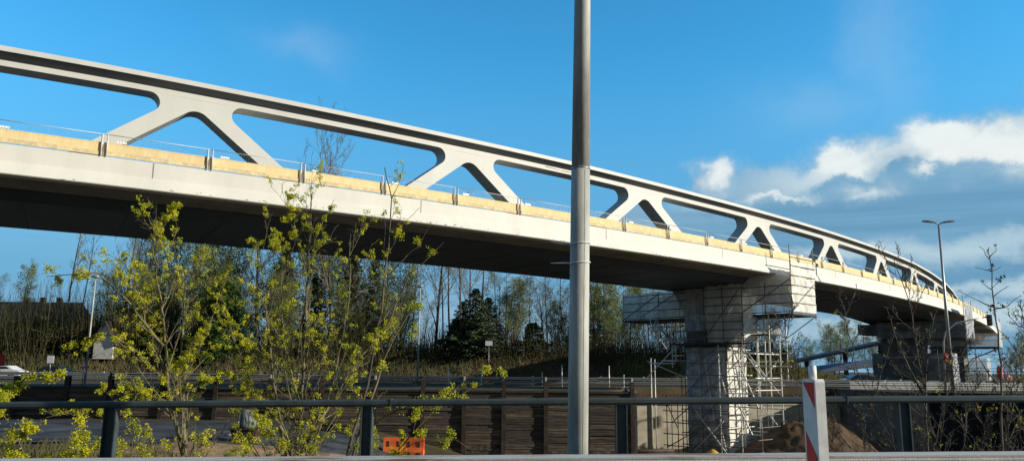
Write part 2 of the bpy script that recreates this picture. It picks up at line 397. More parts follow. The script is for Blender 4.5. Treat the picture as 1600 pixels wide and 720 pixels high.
for o in offs:
    for s in (54.9, 58.9):
        t = .35 if o == -1.5 else -2.7
        stick(sc, 'standard', P(s, o, -5.7 if o not in (3.4, 9.6) else GV), P(s, o, t), MD)
for v in (-5.2, -4.45, -3.7, -3.0):
    stick(sc, 'ledger', P(54.8, -1.5, v), P(54.8, 4.2, v), MD); stick(sc, 'ledger', P(54.8, 8.8, v), P(54.8, 16.3, v), MD)
    stick(sc, 'ledger', P(54.8, -1.6, v), P(58.9, -1.6, v), MD)
for v in (-2.2, -1.4, -.7): stick(sc, 'ledger', P(54.8, -1.62, v), P(58.9, -1.62, v), MD)
for a_, b_ in (((54.75, -1.5, -2.5), (54.75, 3.4, -5.3)), ((54.75, -1.45, -5.4), (54.75, 3.9, -8.6)), ((54.75, .9, -5.4), (54.75, 4.0, -7.4)), ((54.75, 16.2, -5.2), (54.75, 12, -3)),
               ((54.7, -1.6, -5.1), (58.9, -1.6, -2.6)), ((58.9, -1.5, -5.4), (58.9, 3.9, -8.9)), ((54.7, 13, -5.4), (54.7, 9.2, -8.2)), ((54.7, 12, -5.4), (54.7, 9, -10.2))):
    stick(sc, 'brace', P(*a_), P(*b_), MD)
# light tower frames right of the column, hanging below the platform
for o, s in ((.5, 54.6), (1.5, 55.6), (3.3, 54.4), (3.3, 57.6), (.5, 57.4), (2.6, 56.2), (3.9, 56)):
    lo = -10.9 if o < 3 else GV
    stick(sc, 'standard', P(s, o, lo), P(s, o, -5.4), ML)
for v in (-6.6, -7.5, -8.5, -9.6, -10.8):
    stick(sc, 'ledger', P(54.5, .2, v), P(54.5, 4.1, v), ML)
    if v < -7: stick(sc, 'ledger', P(57.5, .2, v), P(57.5, 4.1, v), ML)
for v in (-11.9, -13.0, -14.1, -15.2, -16.3): stick(sc, 'ledger', P(54.3, 1.4, v), P(54.3, 4.6, v), ML if v > -15.5 else MD)
for v in (-11.9, -13.0, -14.4): stick(sc, 'standard', P(54.3, 1.4, -17.3), P(54.3, 1.4, -11.5), MD) if v == -11.9 else None
for a_, b_ in (((54.4, .6, -10.8), (54.4, 3.2, -7.6)), ((54.4, 3.5, -7.5), (54.4, 1.0, -10.8)), ((54.3, 3.6, -9.6), (54.3, 3.0, -13.5)), ((54.3, 4.1, -7.6), (54.3, 1.6, -13)),
               ((54.2, 4.4, -11), (54.2, 2.2, -15.2)), ((54.2, 6.6, -9), (54.2, 5.8, -14.4)), ((54.2, 5.3, -14), (54.2, 4.7, -17)), ((54.2, 5.0, -8.6), (54.2, 5.4, -12)), ((54.2, 4.6, -12), (54.2, 5.2, -9.6))):
    stick(sc, 'brace', P(*a_), P(*b_), ML)
stick(sc, 'standard', P(54.2, 5.1, -12), P(54.2, 5.1, -8.8), ML)
# dark frame round the column foot
for o in (10.4, 9.2): stick(sc, 'standard', P(53.6, o, GV), P(53.6, o, -12.2), MD)
for v in (-12.6, -13.6, -14.6, -15.6, -16.6):
    stick(sc, 'ledger', P(53.6, 4.0, v), P(53.6, 10.8, v), MD)
for a_, b_ in (((53.5, 9.8, -14.6), (53.5, 4.4, -10.6)), ((53.5, 10.4, -16.8), (53.5, 4.6, -13.8)), ((53.5, 9.8, -10.8), (53.5, 5, -8.2)), ((53.5, 8.6, -17.3), (53.5, 4.4, -14.6)), ((53.5, 9.2, -15), (53.5, 10.6, -12.4))):
    stick(sc, 'brace', P(*a_), P(*b_), MD)
# light frames left of the column
for o, a0, a1 in ((11.8, -8.4, -5.4), (10.2, -9.8, -5.6), (9.8, -9.2, -7.2)): stick(sc, 'standard', P(54.4, o, a0), P(54.4, o, a1), ML)
for v, a0, a1 in ((-6.5, 8.9, 12.6), (-7.4, 8.8, 13.6), (-8.7, 8.9, 10.2), (-9.4, 9.9, 12.8)): stick(sc, 'ledger', P(54.4, a0, v), P(54.4, a1, v), ML)
for a_, b_ in (((54.4, 8.8, -7.1), (54.4, 13.6, -11.1)), ((54.4, 13.1, -9.2), (54.4, 9, -10.6)), ((54.3, 12.6, -5.4), (54.3, 11.9, -6.7)), ((54.3, 11.9, -5.4), (54.3, 12.6, -6.8))): stick(sc, 'brace', P(*a_), P(*b_), ML)
for o in (1.4, 2.4, 3.6):
    stick(sc, 'standard', P(57.9, o, GV), P(57.9, o, -7), ML)
for k_ in range(9):
    v = -8.2-k_*1.0
    stick(sc, 'ledger', P(57.9, 1.2, v), P(57.9, 4.4, v), ML if k_ % 2 else MD); stick(sc, 'ledger', P(54.0, 1.6, v-.4), P(58.0, 1.6, v-.4), ML if k_ < 5 else MD)
for k_ in range(4):
    v = -6.0-k_*1.05; stick(sc, 'ledger', P(55.6, 9.2, v), P(55.6, 13.8-k_*.5, v), ML if k_ % 2 else MD)
for o in (10.6, 11.6, 12.9, 13.8): stick(sc, 'standard', P(55.6, o, -7.4-(.9 if o < 12 else 0)), P(55.6, o, -5.4), ML if o in (10.6, 12.9) else MD)
for a_, b_ in (((57.8, 1.5, -12), (57.8, 4.2, -9)), ((57.8, 4.2, -12), (57.8, 1.5, -9)), ((57.8, 1.5, -15), (57.8, 4.2, -12)), ((55.6, 10.6, -8), (55.6, 12.9, -5.6)), ((55.6, 13.8, -5.5), (55.6, 11.6, -8.2)), ((53.4, 4.2, -16.8), (53.4, 7.2, -13.4)), ((53.4, 7.4, -16.8), (53.4, 4.4, -14.2))):
    stick(sc, 'brace', P(*a_), P(*b_), ML)
# platforms and sheeting
def slab(s0, s1, o0, o1, v0, v1, name, m_, root):
    mb = MB(); prism(mb, s0, s1, o0, o1, DZ+v0, DZ+v1); return pbuild(mb, name, m_, root, recalc=True)
slab(54.9, 58.9, -1.6, 4, -5.45, -5.3, 'platform', M_pile, sc); slab(54.9, 58.9, 9, 16.4, -5.45, -5.3, 'platform', M_pile, sc)
slab(53.5, 55.0, 2.4, 9.9, -7.78, -7.65, 'platform', M_pile, sc); slab(54.5, 56.8, .6, 3.4, -7.02, -6.95, 'platform', M_wood, sc)
tp = [(face(54.95, 16.3, 54.95, 5.8, DZ-5.25, DZ-2.75), M_tarp), (face(54.95, 4.4, 54.95, -1.5, DZ-5.25, DZ-1.9), M_tarp), (face(54.95, -1.5, 58.85, -1.5, DZ-5.25, DZ-1.0), M_tarpo),
      (face(53.6, 5.9, 53.6, 2.3, DZ-5.25, DZ-2.75), M_tarp), (face(53.6, 2.3, 55.2, 2.1, DZ-7.5, DZ-5.2), M_tarpo), (face(53.6, 5.8, 53.6, 2.4, DZ-7.6, DZ-5.2), M_tarp), (face(56.8, 2.9, 56.8, .4, DZ-6.9, DZ-5.5), M_tarp),
      (face(58.9, 16.3, 58.9, 10.5, DZ-5.25, DZ-2.75), M_tarp), (face(54.3, 8.6, 54.3, 5.8, DZ-6.6, DZ-5.1), M_wrap), (face(54.9, 16.35, 58.9, 16.35, DZ-5.25, DZ-2.75), M_tarp)]
for i, (f_, m_) in enumerate(tp):
    pbuild(cloth(f_, 60, 30, .13 if m_ is not M_tarpo else .09, i*5.1, .14), 'tarpaulin', m_, sc)
for v in (-3.1, -3.8, -4.5, -5.2, -5.9, -6.6, -7.3): stick(sc, 'ledger', P(53.4, 2.2, v), P(53.4, 6.2 if v > -6 else 9.4, v), MD)
for o in (2.2, 4.1, 6.0): stick(sc, 'standard', P(53.4, o, -7.8), P(53.4, o, -2.9), MD)
for o in (5.0, 6.8, 8.5): stick(sc, 'standard', P(53.9, o, GV), P(53.9, o, -7.8), ML if o == 5.0 else MD)
for k_ in range(9): stick(sc, 'ledger', P(53.9, 4.2, -8.4-k_*1.0), P(53.9, 9.0, -8.4-k_*1.0), MD)
for k_ in range(8): stick(sc, 'ledger', P(53.9, 4.25, -8.2-k_*1.1), P(58.0, 4.25, -8.2-k_*1.1), MD if k_ % 2 else ML)
for a_, b_ in (((53.8, 8.6, -12.2), (53.8, 4.6, -8.6)), ((53.8, 4.6, -12.2), (53.8, 8.6, -15.6)), ((53.3, 6, -7.4), (53.3, 2.4, -3.2)), ((54.8, 14, -5), (54.8, 10, -3))): stick(sc, 'brace', P(*a_), P(*b_), MD)
# second and third piers with wrapped scaffolds
def far_pier(s, w, lab, lab2, vbot, mwrap, om=15.5):
    c = B(s+w/2, 6.5, 0); c.z = -.4
    t = thing('bridge_pier', lab, 'bridge pier', c)
    mb = MB(); prism(mb, s+.6, s+w-.6, 4, 9, -1, DZ-3.4); pbuild(mb, 'column', M_concd, t, recalc=True)
    mb = MB(); prism(mb, s+.4, s+w-.4, 1.4, 12, DZ-4.8, DZ-3.4); pbuild(mb, 'pier_head', M_concd, t, recalc=True)
    g = thing('scaffolding', lab2, 'scaffold', c+Vector((.5, 0, 0)))
    for o in [q for q in (-1.5, 2, 5.5, 9, 12.5, 15.5) if q <= om]:
        stick(g, 'standard', P(s-.05, o, -11.6), P(s-.05, o, -2.5 if o > 0 else .2), MD)
    for o in (-1.5,): stick(g, 'standard', P(s+w, o, -11.6), P(s+w, o, -.2), MD)
    for v in (-5.6, -6.8, -8, -9.2, -10.4): stick(g, 'ledger', P(s-.1, -1.5, v), P(s-.1, om, v), ML if v in (-8, ) else MD)
    for v in (-3.4, -4.4): stick(g, 'ledger', P(s-.1, -1.55, v), P(s-.1, om, v), MD)
    for f_ in (face(s, om, s, -1.5, DZ+vbot, DZ-3.2), face(s, -1.5, s+w, -1.5, DZ+vbot, DZ-1.0)):
        pbuild(cloth(f_, 24, 10, .15, s), 'tarpaulin', mwrap, g)
    slab(s, s+w, -1.5, om, vbot-.25, vbot-.05, 'platform', M_pile, g)
    for f_ in (face(s+1.2, 10.5, s+1.2, .6, DZ-11.3, DZ-7.4), face(s+1.2, .6, s+w-1, .6, DZ-11.3, DZ-7.4)):
        pbuild(cloth(f_, 24, 10, .15, s), 'tarpaulin', M_tarp if mwrap is M_tarp else M_wrapd, g)
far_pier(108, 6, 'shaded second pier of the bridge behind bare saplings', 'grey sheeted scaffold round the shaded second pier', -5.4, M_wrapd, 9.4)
far_pier(148, 9, 'farthest bridge pier at the right end of the bridge', 'cream sheeted scaffold box at the right end of the bridge', -5.4, M_tarp)

# ------------------------------------------------------------------ terrain
PIT = [(-400, 58), (9, 58), (11, 76), (33, 79.5), (35, 66), (90, 50), (400, 50)]
def pit_back(x): return lerp(PIT, x)
def in_pit(x, y): return y < pit_back(x)
def seg_d(px, py, a, b):
    ax, ay = a; bx, by = b; t = ((px-ax)*(bx-ax)+(py-ay)*(by-ay))/((bx-ax)**2+(by-ay)**2); t = max(0, min(1, t))
    return math.hypot(px-ax-t*(bx-ax), py-ay-t*(by-ay))
def floor_z(x): return -2.6-3.6*sm(-16, 6, x)
def hz(x, y):
    if y < 6.6: return 0.0
    n = .12*mnoise.noise(Vector((x*.25, y*.25, 0)))+.05*mnoise.noise(Vector((x*1.1, y*1.1, 3)))
    up_ = -.4
    emb = 2.6*sm(93.5, 98, y)+2.2*sm(98, 150, y)
    up_ += emb*sm(46, 30, x)+n*sm(93, 97, y)
    if y < pit_back(x)+3:
        d = min(seg_d(x, y, PIT[i], PIT[i+1]) for i in range(len(PIT)-1))
        f = floor_z(x)*sm(6.6, 13, y)+n*sm(7, 12, y)
        if y < 14: return f
        if in_pit(x, y): return f
        return f+(up_-f)*sm(.2, 1.3, d)
    return up_
xs = [-3000, -900, -400, -220]+[-140+i*.8 for i in range(int(250/.8))]+[130, 200, 400, 900, 3000]
ys = [-800, -100, -20, 0, 3, 6]+[6.6+i*.6 for i in range(5)]+[10+i*.8 for i in range(int(95/.8))]+[108, 114, 122, 134, 150, 200, 400, 900, 4000]
mb = MB()
for y in ys:
    for x in xs: mb.v.append((x, y, hz(x, y)))
nx = len(xs)
for j in range(len(ys)-1):
    for i in range(nx-1):
        q = j*nx+i; mb.f.append((q, q+1, q+nx+1, q+nx)); mb.mi.append(0); mb.sm.append(True)
tag(mb.build('ground', M_soil), kind='structure')
mb = MB(); mb.quad((-300, -12, .006), (300, -12, .006), (300, 5.2, .006), (-300, 5.2, .006)); tag(mb.build('road', M_asph), kind='structure')
mb = MB()
for i in range(-20, 21): mb.box((i*9, -1.2, .012), (4, .12, .008))
tag(mb.build('lane_marking', M_line), kind='structure')
mb = MB(); mb.quad((-300, 82.5, -.388), (60, 82.5, -.388), (60, 93, -.388), (-300, 93, -.388)); tag(mb.build('motorway', M_asphl), kind='structure')
mb = MB(); nxs = 70
for i in range(nxs):
    x0 = -90+i*1.2; x1 = x0+1.2
    for (ya, yb) in [(39+k*2, 41+k*2) for k in range(8)]:
        mb.quad((x0, ya, hz(x0, ya)+.07), (x1, ya, hz(x1, ya)+.07), (x1, yb, hz(x1, yb)+.07), (x0, yb, hz(x0, yb)+.07))
tag(mb.build('access_road', M_asphr), kind='structure')

# soldier pile wall with timber lagging ----------------------------------------------
rw = thing('retaining_wall', 'dark timber-lagged retaining wall with steel piles in front of the motorway', 'retaining wall', (-10, 58, -.4))
pxs = [-90, 20, 100, 168, 250, 335, 420, 502, 585, 660, 725, 787, 853, 918]
Xp = [at(p_, 640, 57.6).x for p_ in pxs]+[8.9]
for i, x in enumerate(Xp):
    mb = MB(); mb.box((x, 57.55, -2.9), (.30, .05, 6.6)); mb.box((x, 57.72, -2.9), (.05, .3, 6.6)); mb.box((x, 57.9, -2.9), (.30, .05, 6.6))
    pbuild(mb, 'steel_pile', M_pile, rw)
r3 = random.Random(11)
for a_, b_ in zip(Xp, Xp[1:]):
    mb = MB(); z = -.42; tone = r3.random()
    while z > -6.9:
        h = r3.uniform(.16, .24); mb.m = 2 if z < -3.6-r3.random()*1.2 and tone > .25 else (1 if r3.random() < .3+.3*tone else 0)
        mb.box(((a_+b_)/2, 57.74+r3.uniform(-.04, .05), z-h/2), (b_-a_-.05, .08, h-.018)); z -= h
    pbuild(mb, 'timber_lagging', [M_wood, M_woodl, M_woodg], rw)
mb = MB(); mb.box(((Xp[0]+9)/2, 57.8, -.36), (9-Xp[0], .5, .10)); pbuild(mb, 'cap_beam', M_pile, rw)
# return + wing wall + dark wall
def wall(p, q, z0, z1, th, name, label, m_, joints=0, capm=None):
    p = Vector(p); q = Vector(q); d = (q-p); L = d.length; a = math.atan2(d.y, d.x); c = (p+q)/2
    t = thing(name, label, 'wall', (c.x, c.y, z0), a)
    mb = MB(); mb.box((0, 0, (z1-z0)/2), (L, th, z1-z0)); mb.build('wall_panel', m_, t)
    mb = MB(); mb.box((0, -.03, z1-z0+.06), (L, th+.16, .12)); mb.build('coping', capm or m_, t)
    for i in range(1, joints):
        mb = MB(); mb.box((-L/2+L*i/joints, -th/2-.004, (z1-z0)/2), (.05, .02, z1-z0)); mb.build('joint', M_concd, t)
    return t
wall((9.1, 58), (11.2, 76), -7, -.5, .4, 'concrete_wall', 'short dark return wall behind the lamp pole beside the timber-lagged wall', M_concd)
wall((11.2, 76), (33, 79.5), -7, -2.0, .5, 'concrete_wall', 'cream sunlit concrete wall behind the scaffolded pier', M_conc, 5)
mb = MB(); mb.box((0, 0, -.15), (22.3, .3, .8), Matrix.Rotation(math.atan2(3.5, 21.8), 3, 'Z'))
o = mb.build('sheet_parapet', M_rustm, None, (22.05, 78.3, -1.25)); tag(o, 'low rust brown strip wall above the cream concrete wall', 'wall')
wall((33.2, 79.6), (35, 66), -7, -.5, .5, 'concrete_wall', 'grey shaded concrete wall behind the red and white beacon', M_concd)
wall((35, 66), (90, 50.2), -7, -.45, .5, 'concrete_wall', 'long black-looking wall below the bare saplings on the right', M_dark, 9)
# starter bars over the parapet
mb = MB()
for i in range(70):
    x = 20+i*.18; y = 78.0+(x-22)*.16-.25; mb.tube([(x, y, -1.9), (x+.02, y, -.45)], .015, 3, False)
tag(mb.build('starter_bars', M_rustm), 'row of thin rusty steel bars above the cream wall right of the scaffold', 'rebar')

# guardrails ---------------------------------------------------------------------
def guardrail(x0, x1, y, z, label, step=4.0, posth=.95, m_=M_galv, slope=0):
    t = thing('guardrail', label, 'guardrail', (x0, y, z), math.atan(slope))
    L = x1-x0
    prof = [(0, 0), (.05, .04), (.05, .1), (0, .14), (0, .18), (.05, .22), (.05, .28), (0, .32)]
    for zz in (.12, .52):
        mb = MB(); mb.loops([[(X, -p_[0]-.05, zz+p_[1]) for p_ in prof]+[(X, -.035, zz+.32), (X, -.035, zz)] for X in (0, L)]); mb.build('rail_beam', m_, t, recalc=True)
    n = int(L/step)
    for i in range(n+1):
        mb = MB(); mb.box((i*step+.3, .06, posth/2), (.16, .12, posth)); mb.build('post', M_tubew if i % 3 else M_galv, t)
    return t
guardrail(-62, 9, 80.6, -.4, 'long grey guardrail along the motorway edge above the timber wall')
guardrail(9, 44, 80.8, -.35, 'grey guardrail behind the scaffolded pier along the motorway edge', 4.4)
guardrail(31, 62, 72, -.4, 'pale guardrail behind the bare saplings under the far bridge end', 3, 1.0, M_tubew)
t = thing('guard_fence', 'low brown post and rail fence along the top of the timber wall', 'fence', (-10, 57.9, -.4))
for i_, x in enumerate(Xp[3:]):
    mb = MB(); mb.box((x, 57.6, .16), (.13, .1, 1.05)); pbuild(mb, 'post', M_tubew if i_ % 2 else M_wood, t)
for z in (.58, .2):
    mb = MB(); mb.box(((Xp[3]+9)/2, 57.7, z), (9-Xp[3], .04, .09)); pbuild(mb, 'rail', M_wood, t)
def pipes(px, Y, z, n, L, m_, name, label, cat, rad=.08, rz=0):
    c = at(px, 700, Y); t = thing(name, label, cat, (c.x, Y, z), rz); k_ = 0; row = n
    while row > 0:
        for q in range(row):
            y = (q-(row-1)/2)*rad*2.05; mb = MB(); mb.tube([(-L/2+.05*((q*7+k_) % 3), y, rad+k_*rad*1.78), (L/2+.06*((q*5+k_) % 4), y, rad+k_*rad*1.78)], rad, 8); mb.build('pipe', m_, t)
        row -= 1; k_ += 1
    return t
pipes(1010, 66, hz(12, 66)-.1, 4, 4.5, M_pile, 'pipe_stack', 'stack of rusty pipes at the foot of the scaffold', 'pipes', .16, .2)
pipes(540, 52, hz(-11, 52)+.02, 3, 3.5, M_wood, 'timber_stack', 'small stack of round timbers left of the orange barriers', 'timber', .13, .1)
# thin roadside poles, several types ------------------------------------------------
def roadside_post(px, pyb, pyt, Y, label, m_=M_tubew, r=.05):
    b = at(px, pyb, Y); tp_ = at(px, pyt, Y); zb = min(b.z, hz(b.x, Y))
    mb = MB(); mb.tube([(0, 0, -.1), (0, 0, tp_.z-zb)], r, 6); mb.tube([(0, 0, tp_.z-zb), (0, 0, tp_.z-zb+.05)], r*1.4, 6)
    return tag(mb.build('marker_post', m_, None, (b.x, Y, zb)), label, 'post')
for i, (px, t_) in enumerate([(700, 578), (752, 580), (785, 576), (878, 570), (952, 572), (1018, 560), (1024, 562), (847, 582), (975, 586)]):
    b = roadside_post(px, 612, t_, 76, 'thin pale post standing behind the timber wall beside the guardrail'); b['group'] = 'thin pale posts by the guardrail'

# ------------------------------------------------------------------ near railing, barrier, lamp pole, beacon
def on(p): return Vector(p)
YR = 6.6
pl = at(-60, 632.8, YR); pr = at(1660, 621.6, YR)
rail = thing('railing', 'dark green-grey steel railing running across the foreground', 'railing', (0, YR, 0))
def rp(px):
    t = (px+60)/1720; return pl.lerp(pr, t)
mb = MB(); a, b = pl, pr
rings = []
for p_ in (a, b):
    c = p_
    rings.append([c+Vector((0, dy, dz)) for dy, dz in ((-.035, -.030), (.035, -.030), (.045, -.012), (.045, .012), (.03, .026), (-.03, .026), (-.045, .012), (-.045, -.012))])
mb.loops(rings, smooth=False)
def rbuild(mb, name, m_, par=rail): 
    o = mb.build(name, m_, par, recalc=True); o.location = -Vector(rail.location); return o
hr = rbuild(mb, 'handrail', M_rail)
for px in (173, 575, 971, 1411):
    c = at(px+3 if px < 300 else px, 640, YR)
    mb = MB(); zt = rp(px).z-.031
    mb.box((c.x-.004, YR, zt/2-.3), (.078, .012, zt+.6)); mb.box((c.x+.039, YR, zt/2-.3), (.010, .085, zt+.6)); mb.box((c.x-.047, YR, zt/2-.3), (.010, .085, zt+.6))
    rbuild(mb, 'rail_post', M_rail)
for px in (80, 330, 700, 845, 1040, 1168, 1500):
    p_ = rp(px); mb = MB(); mb.tube([p_+Vector((0, 0, -.034)), p_+Vector((0, 0, -.044))], .012, 8); rbuild(mb, 'bolt', M_rail)
for px in (1320, 610): # butt joint sleeve
    p_ = rp(px); mb = MB(); mb.box(p_, (.012, .096, .062)); rbuild(mb, 'joint_sleeve', M_rail)
# barrier
YBr = 4.9
bar = thing('concrete_barrier', 'pale concrete barrier with a rust stained top edge at the foot of the picture', 'barrier', (0, YBr, 0))
zl = at(0, 719.0, YBr).z; zr = at(1600, 707.5, YBr).z
def zb_(x):
    xl = at(0, 718, YBr).x; xr = at(1600, 708, YBr).x; return zl+(zr-zl)*(x-xl)/(xr-xl)
xs_ = [-12+i*.25 for i in range(97)]
mb = MB(); rings = []
for x in xs_:
    h = zb_(x)-.012
    rings.append([(x, YBr-.28, 0), (x, YBr-.28, .08), (x, YBr-.12, .3), (x, YBr-.085, h-.012), (x, YBr-.07, h), (x, YBr+.12, h), (x, YBr+.13, h-.012), (x, YBr+.16, .3), (x, YBr+.3, .08), (x, YBr+.3, 0)])
mb.loops(rings); o = mb.build('barrier_body', M_barr, bar, recalc=True); o.location = (0, -YBr, 0)
mb = MB(); rings = []
for x in xs_:
    h = zb_(x)-.012; j = .002*mnoise.noise(Vector((x*3, 0, 0)))
    rings.append([(x, YBr-.075, h+.0005), (x, YBr-.075, h+.012+j), (x, YBr+.125, h+.012+j), (x, YBr+.125, h+.0005)])
mb.loops(rings); o = mb.build('cap_rail', M_rust, bar, recalc=True); o.location = (0, -YBr, 0)

# lamp pole
YP = 5.7
pb = at(902.5, 712, YP); pt = at(910, 0, YP+.0)
lean = (pt-pb)/(pt.z-pb.z)
lp = thing('street_lamp', 'thick grey galvanised lamp pole crossing the picture just right of centre', 'street lamp', (pb.x-lean.x*pb.z, YP, 0))
r0 = 31.5/2/F_PX*YP*1.0
def pz(z): return Vector((lean.x*z, 0, z))
mb = MB(); mb.tube([pz(-.1), pz(at(903, 264, YP).z)], [r0*1.02, r0*.95], 28); mb.build('pole_base', M_pole, lp)
zj = at(903, 264, YP).z
mb = MB(); mb.tube([pz(zj+.001), pz(4.4), pz(9.2)], [r0*.925, r0*.84, r0*.55], 28); mb.build('pole_shaft', M_pole, lp)
mb = MB(); mb.tube([pz(zj-.006), pz(zj+.006)], r0*.985, 28); mb.build('pole_collar', M_galv, lp)
mb = MB(); mb.tube([pz(9.2), pz(9.5)+Vector((0, -.3, 0)), pz(9.6)+Vector((0, -1.4, 0))], .035, 10); mb.build('arm', M_galv, lp)
mb = MB(); mb.loops([[(lean.x*9.6+x*w, -1.4-y, 9.6+h) for x, h in ((-1, 0), (1, 0), (.7, .1), (-.7, .1))] for y, w in ((0, .06), (.15, .13), (.5, .13), (.65, .05))]); mb.build('lamp_head', M_galv, lp, recalc=True)
mb = MB(); mb.tube([pz(-.1)+Vector((r0*.42, -r0*.93, 0)), pz(zj-.02)+Vector((r0*.39, -r0*.87, 0))], .0022, 4); mb.build('weld_seam', M_pole, lp)
for py, side in ((381, 0), (411, 0)):
    z = at(903, py, YP).z; c = pz(z)
    mb = MB(); n = 20; rr = r0*1.0+.004
    mb.tube([c+Vector((math.cos(t*2*math.pi/n)*rr, math.sin(t*2*math.pi/n)*rr, .006*math.cos(t*2*math.pi/n))) for t in range(n+1)], .0045, 5)
    mb.tube([c+Vector((-rr, -.01, 0)), c+Vector((-rr-.07, -.03, -.004)), c+Vector((-rr-.14, -.03, .012 if py < 400 else -.006))], [.006, .006, .003], 5)
    mb.build('cable_tie', M_white, lp)
mb = MB(); z = at(903, 270, YP).z; mb.tube([pz(z)+Vector((-r0*.97, 0, 0)), pz(z)+Vector((-.16, -.05, .005)), pz(z)+Vector((-.27, -.05, .035))], .0025, 4); mb.build('wire_end', M_white, lp)

# guide beacon
YG = 4.25
gb = thing('guide_beacon', 'red and white striped traffic guide beacon standing in front of the barrier', 'traffic beacon', (at(1277, 712, YG).x, YG, 0))
zt = at(1277, 591.5, YG).z; A = R(-87)   # panel plane direction turned away from the view
Rz = Matrix.Rotation(A, 3, 'Z')
# local: panel width along x, faces +-y
W_, T_ = .165, .052
mb = MB(); rings = []
for y in (-T_/2, T_/2):
    ring = []
    for cx, cz, a0 in ((W_/2-.02, zt-.02, 0), (-W_/2+.02, zt-.02, 90), (-W_/2+.02, .17, 180), (W_/2-.02, .17, 270)):
        for k_ in range(5):
            t = R(a0+k_*22.5); ring.append(Rz @ Vector((cx+.02*math.cos(t), y, cz+.02*math.sin(t))))
    rings.append(ring)
mb.loops(rings); mb.build('panel', M_white, gb, recalc=True)
for sgn in (-1, 1):
    y = sgn*(T_/2+.0015)
    def stripe(zc, nm='reflective_stripe'):
        # 45 degree red band clipped to the face
        x0, x1 = -W_/2+.018, W_/2-.018; zlo, zhi = .2, zt-.018; sg = 1
        poly = [(x0, zc+.165), (x1, zc+.165-(x1-x0)), (x1, zc-.045-(x1-x0)), (x0, zc-.045)]
        # clip in z
        def clip(poly, zlim, keep_above):
            out = []
            for i in range(len(poly)):
                a_, b_ = poly[i], poly[(i+1) % len(poly)]
                ia = (a_[1] >= zlim) == keep_above; ib = (b_[1] >= zlim) == keep_above
                if ia: out.append(a_)
                if ia != ib:
                    t = (zlim-a_[1])/(b_[1]-a_[1]); out.append((a_[0]+(b_[0]-a_[0])*t, zlim))
            return out
        poly = clip(clip(poly, zhi, False), zlo, True) if poly else []
        if len(poly) < 3: return
        mb = MB(); mb.loops([[Rz @ Vector((x, y-sgn*.001, z)) for x, z in poly], [Rz @ Vector((x, y, z)) for x, z in poly]]); mb.build(nm, M_red, gb, recalc=True)
    for k_ in range(4): stripe(zt+.02-.46*k_)
mb = MB(); mb.tube([(0, 0, zt-.01), (0, 0, zt+.066)], .021, 14); mb.tube([(0, 0, zt+.066), (0, 0, zt+.072)], [.021, .014], 14); mb.build('lifting_stub', M_white, gb)
mb = MB(); mb.box((0, 0, .06), (.8, .4, .12), Rz); mb.build('foot_plate', M_black, gb)

# ------------------------------------------------------------------ street furniture beyond
def mast_lamp(px, pyb, pyt, Y, label, double=True, span=1.35):
    b = at(px, pyb, Y); tz = at(px, pyt, Y).z
    zb = hz(b.x, Y); t = thing('street_lamp', label, 'street lamp', (b.x, Y, zb)); H = tz-zb
    mb = MB(); mb.tube([(0, 0, -.1), (0, 0, H)], [.17 if double else .09, .085 if double else .05], 10); mb.build('pole', M_galv, t)
    for s in ((-1, 1) if double else (1,)):
        mb = MB(); mb.tube([(0, 0, H-.05), (s*.35, 0, H+.1)], .05, 6); mb.build('arm', M_galv, t)
        mb = MB(); rings = []
        for u, w, h in ((.3, .08, .05), (.55, .2, .1), (.95, .24, .13), (span, .16, .08), (span+.12, .04, .03)):
            z = H+.08+.10*u
            rings.append([(s*u, w, z-.02), (s*u, w*.7, z+h), (s*u, -w*.7, z+h), (s*u, -w, z-.02)])
        mb.loops(rings); mb.build('lamp_head', M_concd, t, recalc=True)
    return t
mast_lamp(1489, 606, 350, 67.6, 'tall street lamp with twin flat heads in front of the far bridge end')
def hat_lamp(px, pyb, pyt, Y, label):
    b = at(px, pyb, Y); tz = at(px, pyt, Y).z; zb = hz(b.x, Y); H = tz-zb
    t = thing('street_lamp', label, 'street lamp', (b.x, Y, zb))
    mb = MB(); mb.tube([(0, 0, -.1), (0, 0, H)], [.09, .05], 8); mb.build('pole', M_pole, t)
    mb = MB(); mb.tube([(0, 0, H), (0, 0, H+.12), (0, 0, H+.3)], [.38, .30, .06], 12); mb.build('lamp_shade', M_galv, t)
    return t
hat_lamp(133, 592, 433, 62, 'slim street lamp with a small hat-shaped shade behind the left blossoming tree')
hat_lamp(652, 600, 448, 79, 'slim pale lamp pole left of the white notice board')
